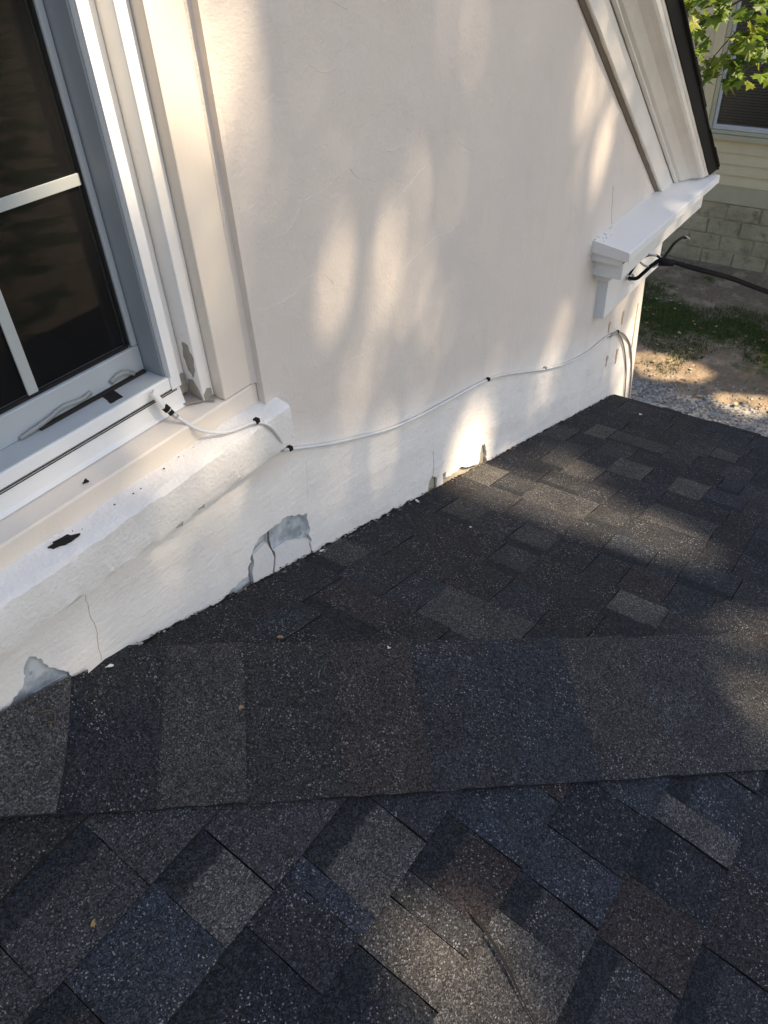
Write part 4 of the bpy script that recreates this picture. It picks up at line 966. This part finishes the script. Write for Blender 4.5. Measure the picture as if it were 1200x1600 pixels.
for p in [(2.335, 0, -1.13), (2.311, 0, -1.236)]: fleck(p, .06, .6)
for p in [(1.716, 0, -1.138), (1.704, 0, -1.24), (1.691, 0, -1.346), (1.70, 0, -1.43)]: fleck(p, .06, .40)
for p in [(2.12, 0, -1.245), (2.088, 0, -1.324)]: fleck(p, .06, .6)
for p in [(2.896, 0, -1.352), (2.922, 0, -1.501), (3.022, 0, -1.665), (2.95, 0, -1.42)]: fleck(p, .095, .85)
for p in [(0.678, -0.01, -0.741), (0.722, -0.01, -0.809), (0.700, -0.01, -0.775), (0.652, -0.01, -0.779), (0.62, 0, -.80)]: fleck(p, .06, .75)
for p in [(2.45, -.02, -.45), (2.75, -.05, -.60), (2.9, -.06, -.75), (3.05, -.09, -.85)]: fleck(p, .06, .7)
for p in [(1.623, -0.008, -1.396), (1.628, -0.114, -1.397), (1.621, -0.222, -1.395), (1.622, -0.32, -1.395), (1.627, -0.414, -1.397), (1.647, -0.498, -1.403), (1.64, -.56, -1.40)]: fleck(p, .115, .995)
for p in [(1.904, -0.151, -1.479), (1.855, -0.239, -1.465), (1.824, -0.273, -1.456)]: fleck(p, .09, .97)
for p in [(1.273, -0.911, -1.303), (1.241, -0.941, -1.312), (1.35, -.95, -1.33)]: fleck(p, .10, .75)
for p in [(0.369, -0.718, -1.245), (0.354, -0.749, -1.254), (0.39, -0.694, -1.238), (0.379, -0.756, -1.256), (.37, -.79, -1.26), (.385, -.66, -1.23)]: fleck(p, .055, .9)
for p in [(0.451, -0.548, -1.195), (0.583, -0.483, -1.175), (.55, -.33, -1.13)]: fleck(p, .05, .4)
for p, r in [((9.75, 1.35, GZ), .24), ((9.79, 1.75, GZ), .2), ((9.6, 1.0, GZ), .22), ((10.0, .65, GZ), .25), ((9.9, .2, GZ), .22), ((9.05, 1.75, GZ), .24), ((7.5, 1.15, GZ), .2), ((7.15, .1, GZ), .2), ((9.5, .4, GZ), .18), ((8.75, 1.9, GZ), .2), ((9.9, 1.15, GZ), .3), ((9.2, 1.5, GZ), .26), ((8.9, 2.0, GZ), .3), ((10.1, .5, GZ), .3), ((7.4, .9, GZ), .25)]: fleck(p, r, .97)
for p, r in [((5.3, -8.1, GZ), .35), ((5.7, -8.8, GZ), .3), ((4.9, -7.2, GZ), .25), ((9.4, -14.6, GZ), .6), ((10.2, -15.6, GZ), .5)]: fleck(p, r, .95)
fleck((5.75, .6, -.75), .9, 1.0); fleck((5.8, .4, -.4), .8, 1.0)
FP = np.array([list(p) for p, _, _ in FL]); FRr = np.array([r for _, r, _ in FL]); FS = np.array([s for _, _, s in FL]); SN = np.array(list(SUN))
def shade_tree(base, center, rad, n, label, seed):
    rg = np.random.default_rng(seed); base = Vector(base)
    t = empty('shade_tree', base); tag(t, label, 'tree', 'shade trees by the street')
    c = Vector(center)
    tube('trunk', [Vector((0, 0, 0)), Vector((.05, .03, 2.5)), (c - base) * .75 + Vector((-1.4, 0, -.3)), c - base + Vector((-1.7, .2, rad[2] * .5))], 0.24, MBARK, t, 12, 6, .06)
    for k in range(7):
        a_ = k * .9; s0 = (c - base) * (.62 + .04 * k)
        e_ = c - base + Vector((rad[0] * .7 * math.cos(a_), rad[1] * .7 * math.sin(a_), rad[2] * .3 * math.sin(k * 2.1)))
        L0, L1 = base + s0, base + e_
        # keep limbs out of the open gaps
        ok = True
        for q in np.linspace(.2, 1, 9):
            P = np.array(L0.lerp(L1, q)); dlt = P - FP; al = dlt @ SN; pr = dlt - al[:, None] * SN
            if ((np.linalg.norm(pr, axis=1) < FRr + .06) & (FS > .6) & (al > 0)).any(): ok = False; break
        if ok: tube('limb', [s0, s0.lerp(e_, .5) + Vector((0, 0, .25)), e_], .07, MBARK, t, 7, 5, .015)
    P = rg.normal(size=(n * 2, 3)); P /= np.linalg.norm(P, axis=1)[:, None]; P *= rg.random((n * 2, 1)) ** (1 / 2.4)
    P = P * np.array(rad) + np.array(center)
    lump = np.array([noise.fractal(Vector(p) * .9, 1.0, 2.0, 3) for p in P]); P = P[lump > -.5][:n]
    keep = np.ones(len(P), bool); rnd = rg.random(len(P))
    for p, r, s in zip(FP, FRr, FS):
        d = P - p; al = d @ SN; pr = d - al[:, None] * SN; dd = np.linalg.norm(pr, axis=1)
        keep &= ~((dd < r + .035) & (rnd < s))
    P = P[keep] - np.array(base); m = len(P)
    A_ = rg.normal(size=(m, 3)); A_ /= np.linalg.norm(A_, axis=1)[:, None]; U = rg.normal(size=(m, 3)) * .5 + np.array([0, 0, 1]); B_ = np.cross(A_, U); B_ /= np.linalg.norm(B_, axis=1)[:, None]
    r = rg.uniform(.055, .085, (m, 1))
    V = np.stack([P + A_ * r, P + B_ * r * .75, P - A_ * r, P - B_ * r * .75], 1).reshape(-1, 3)
    me = bpy.data.meshes.new('crown'); me.vertices.add(len(V)); me.vertices.foreach_set('co', V.ravel()); me.loops.add(4 * m); me.loops.foreach_set('vertex_index', np.arange(4 * m)); me.polygons.add(m); me.polygons.foreach_set('loop_start', np.arange(0, 4 * m, 4)); me.polygons.foreach_set('loop_total', np.full(m, 4)); me.update(calc_edges=True); me.validate()
    me.materials.append(MCR); o = bpy.data.objects.new('crown', me); o.parent = t; C.objects.link(o); o['kind'] = 'stuff'
cA = Vector((1.4, -.4, -.9)) + SUN * 11.5
cB = Vector((8.6, 1.2, GZ)) + SUN * 13.0
shade_tree((cA.x - .6, cA.y - .6, GZ), tuple(cA), (3.0, 2.7, 1.9), 23500, 'leafy shade tree standing in front of the porch', 3)
shade_tree((-4.6, -5.6, GZ), (-4.4, -5.2, 1.2), (2.8, 2.6, 2.6), 16000, 'unseen leafy tree added left of the porch to block sky light', 9)  # added tree out of view, cuts the sky light coming from the left
shade_tree((cB.x + .3, cB.y - .5, GZ), tuple(cB), (3.2, 3.0, 2.0), 16000, 'leafy shade tree standing in front of the yellow house', 5)
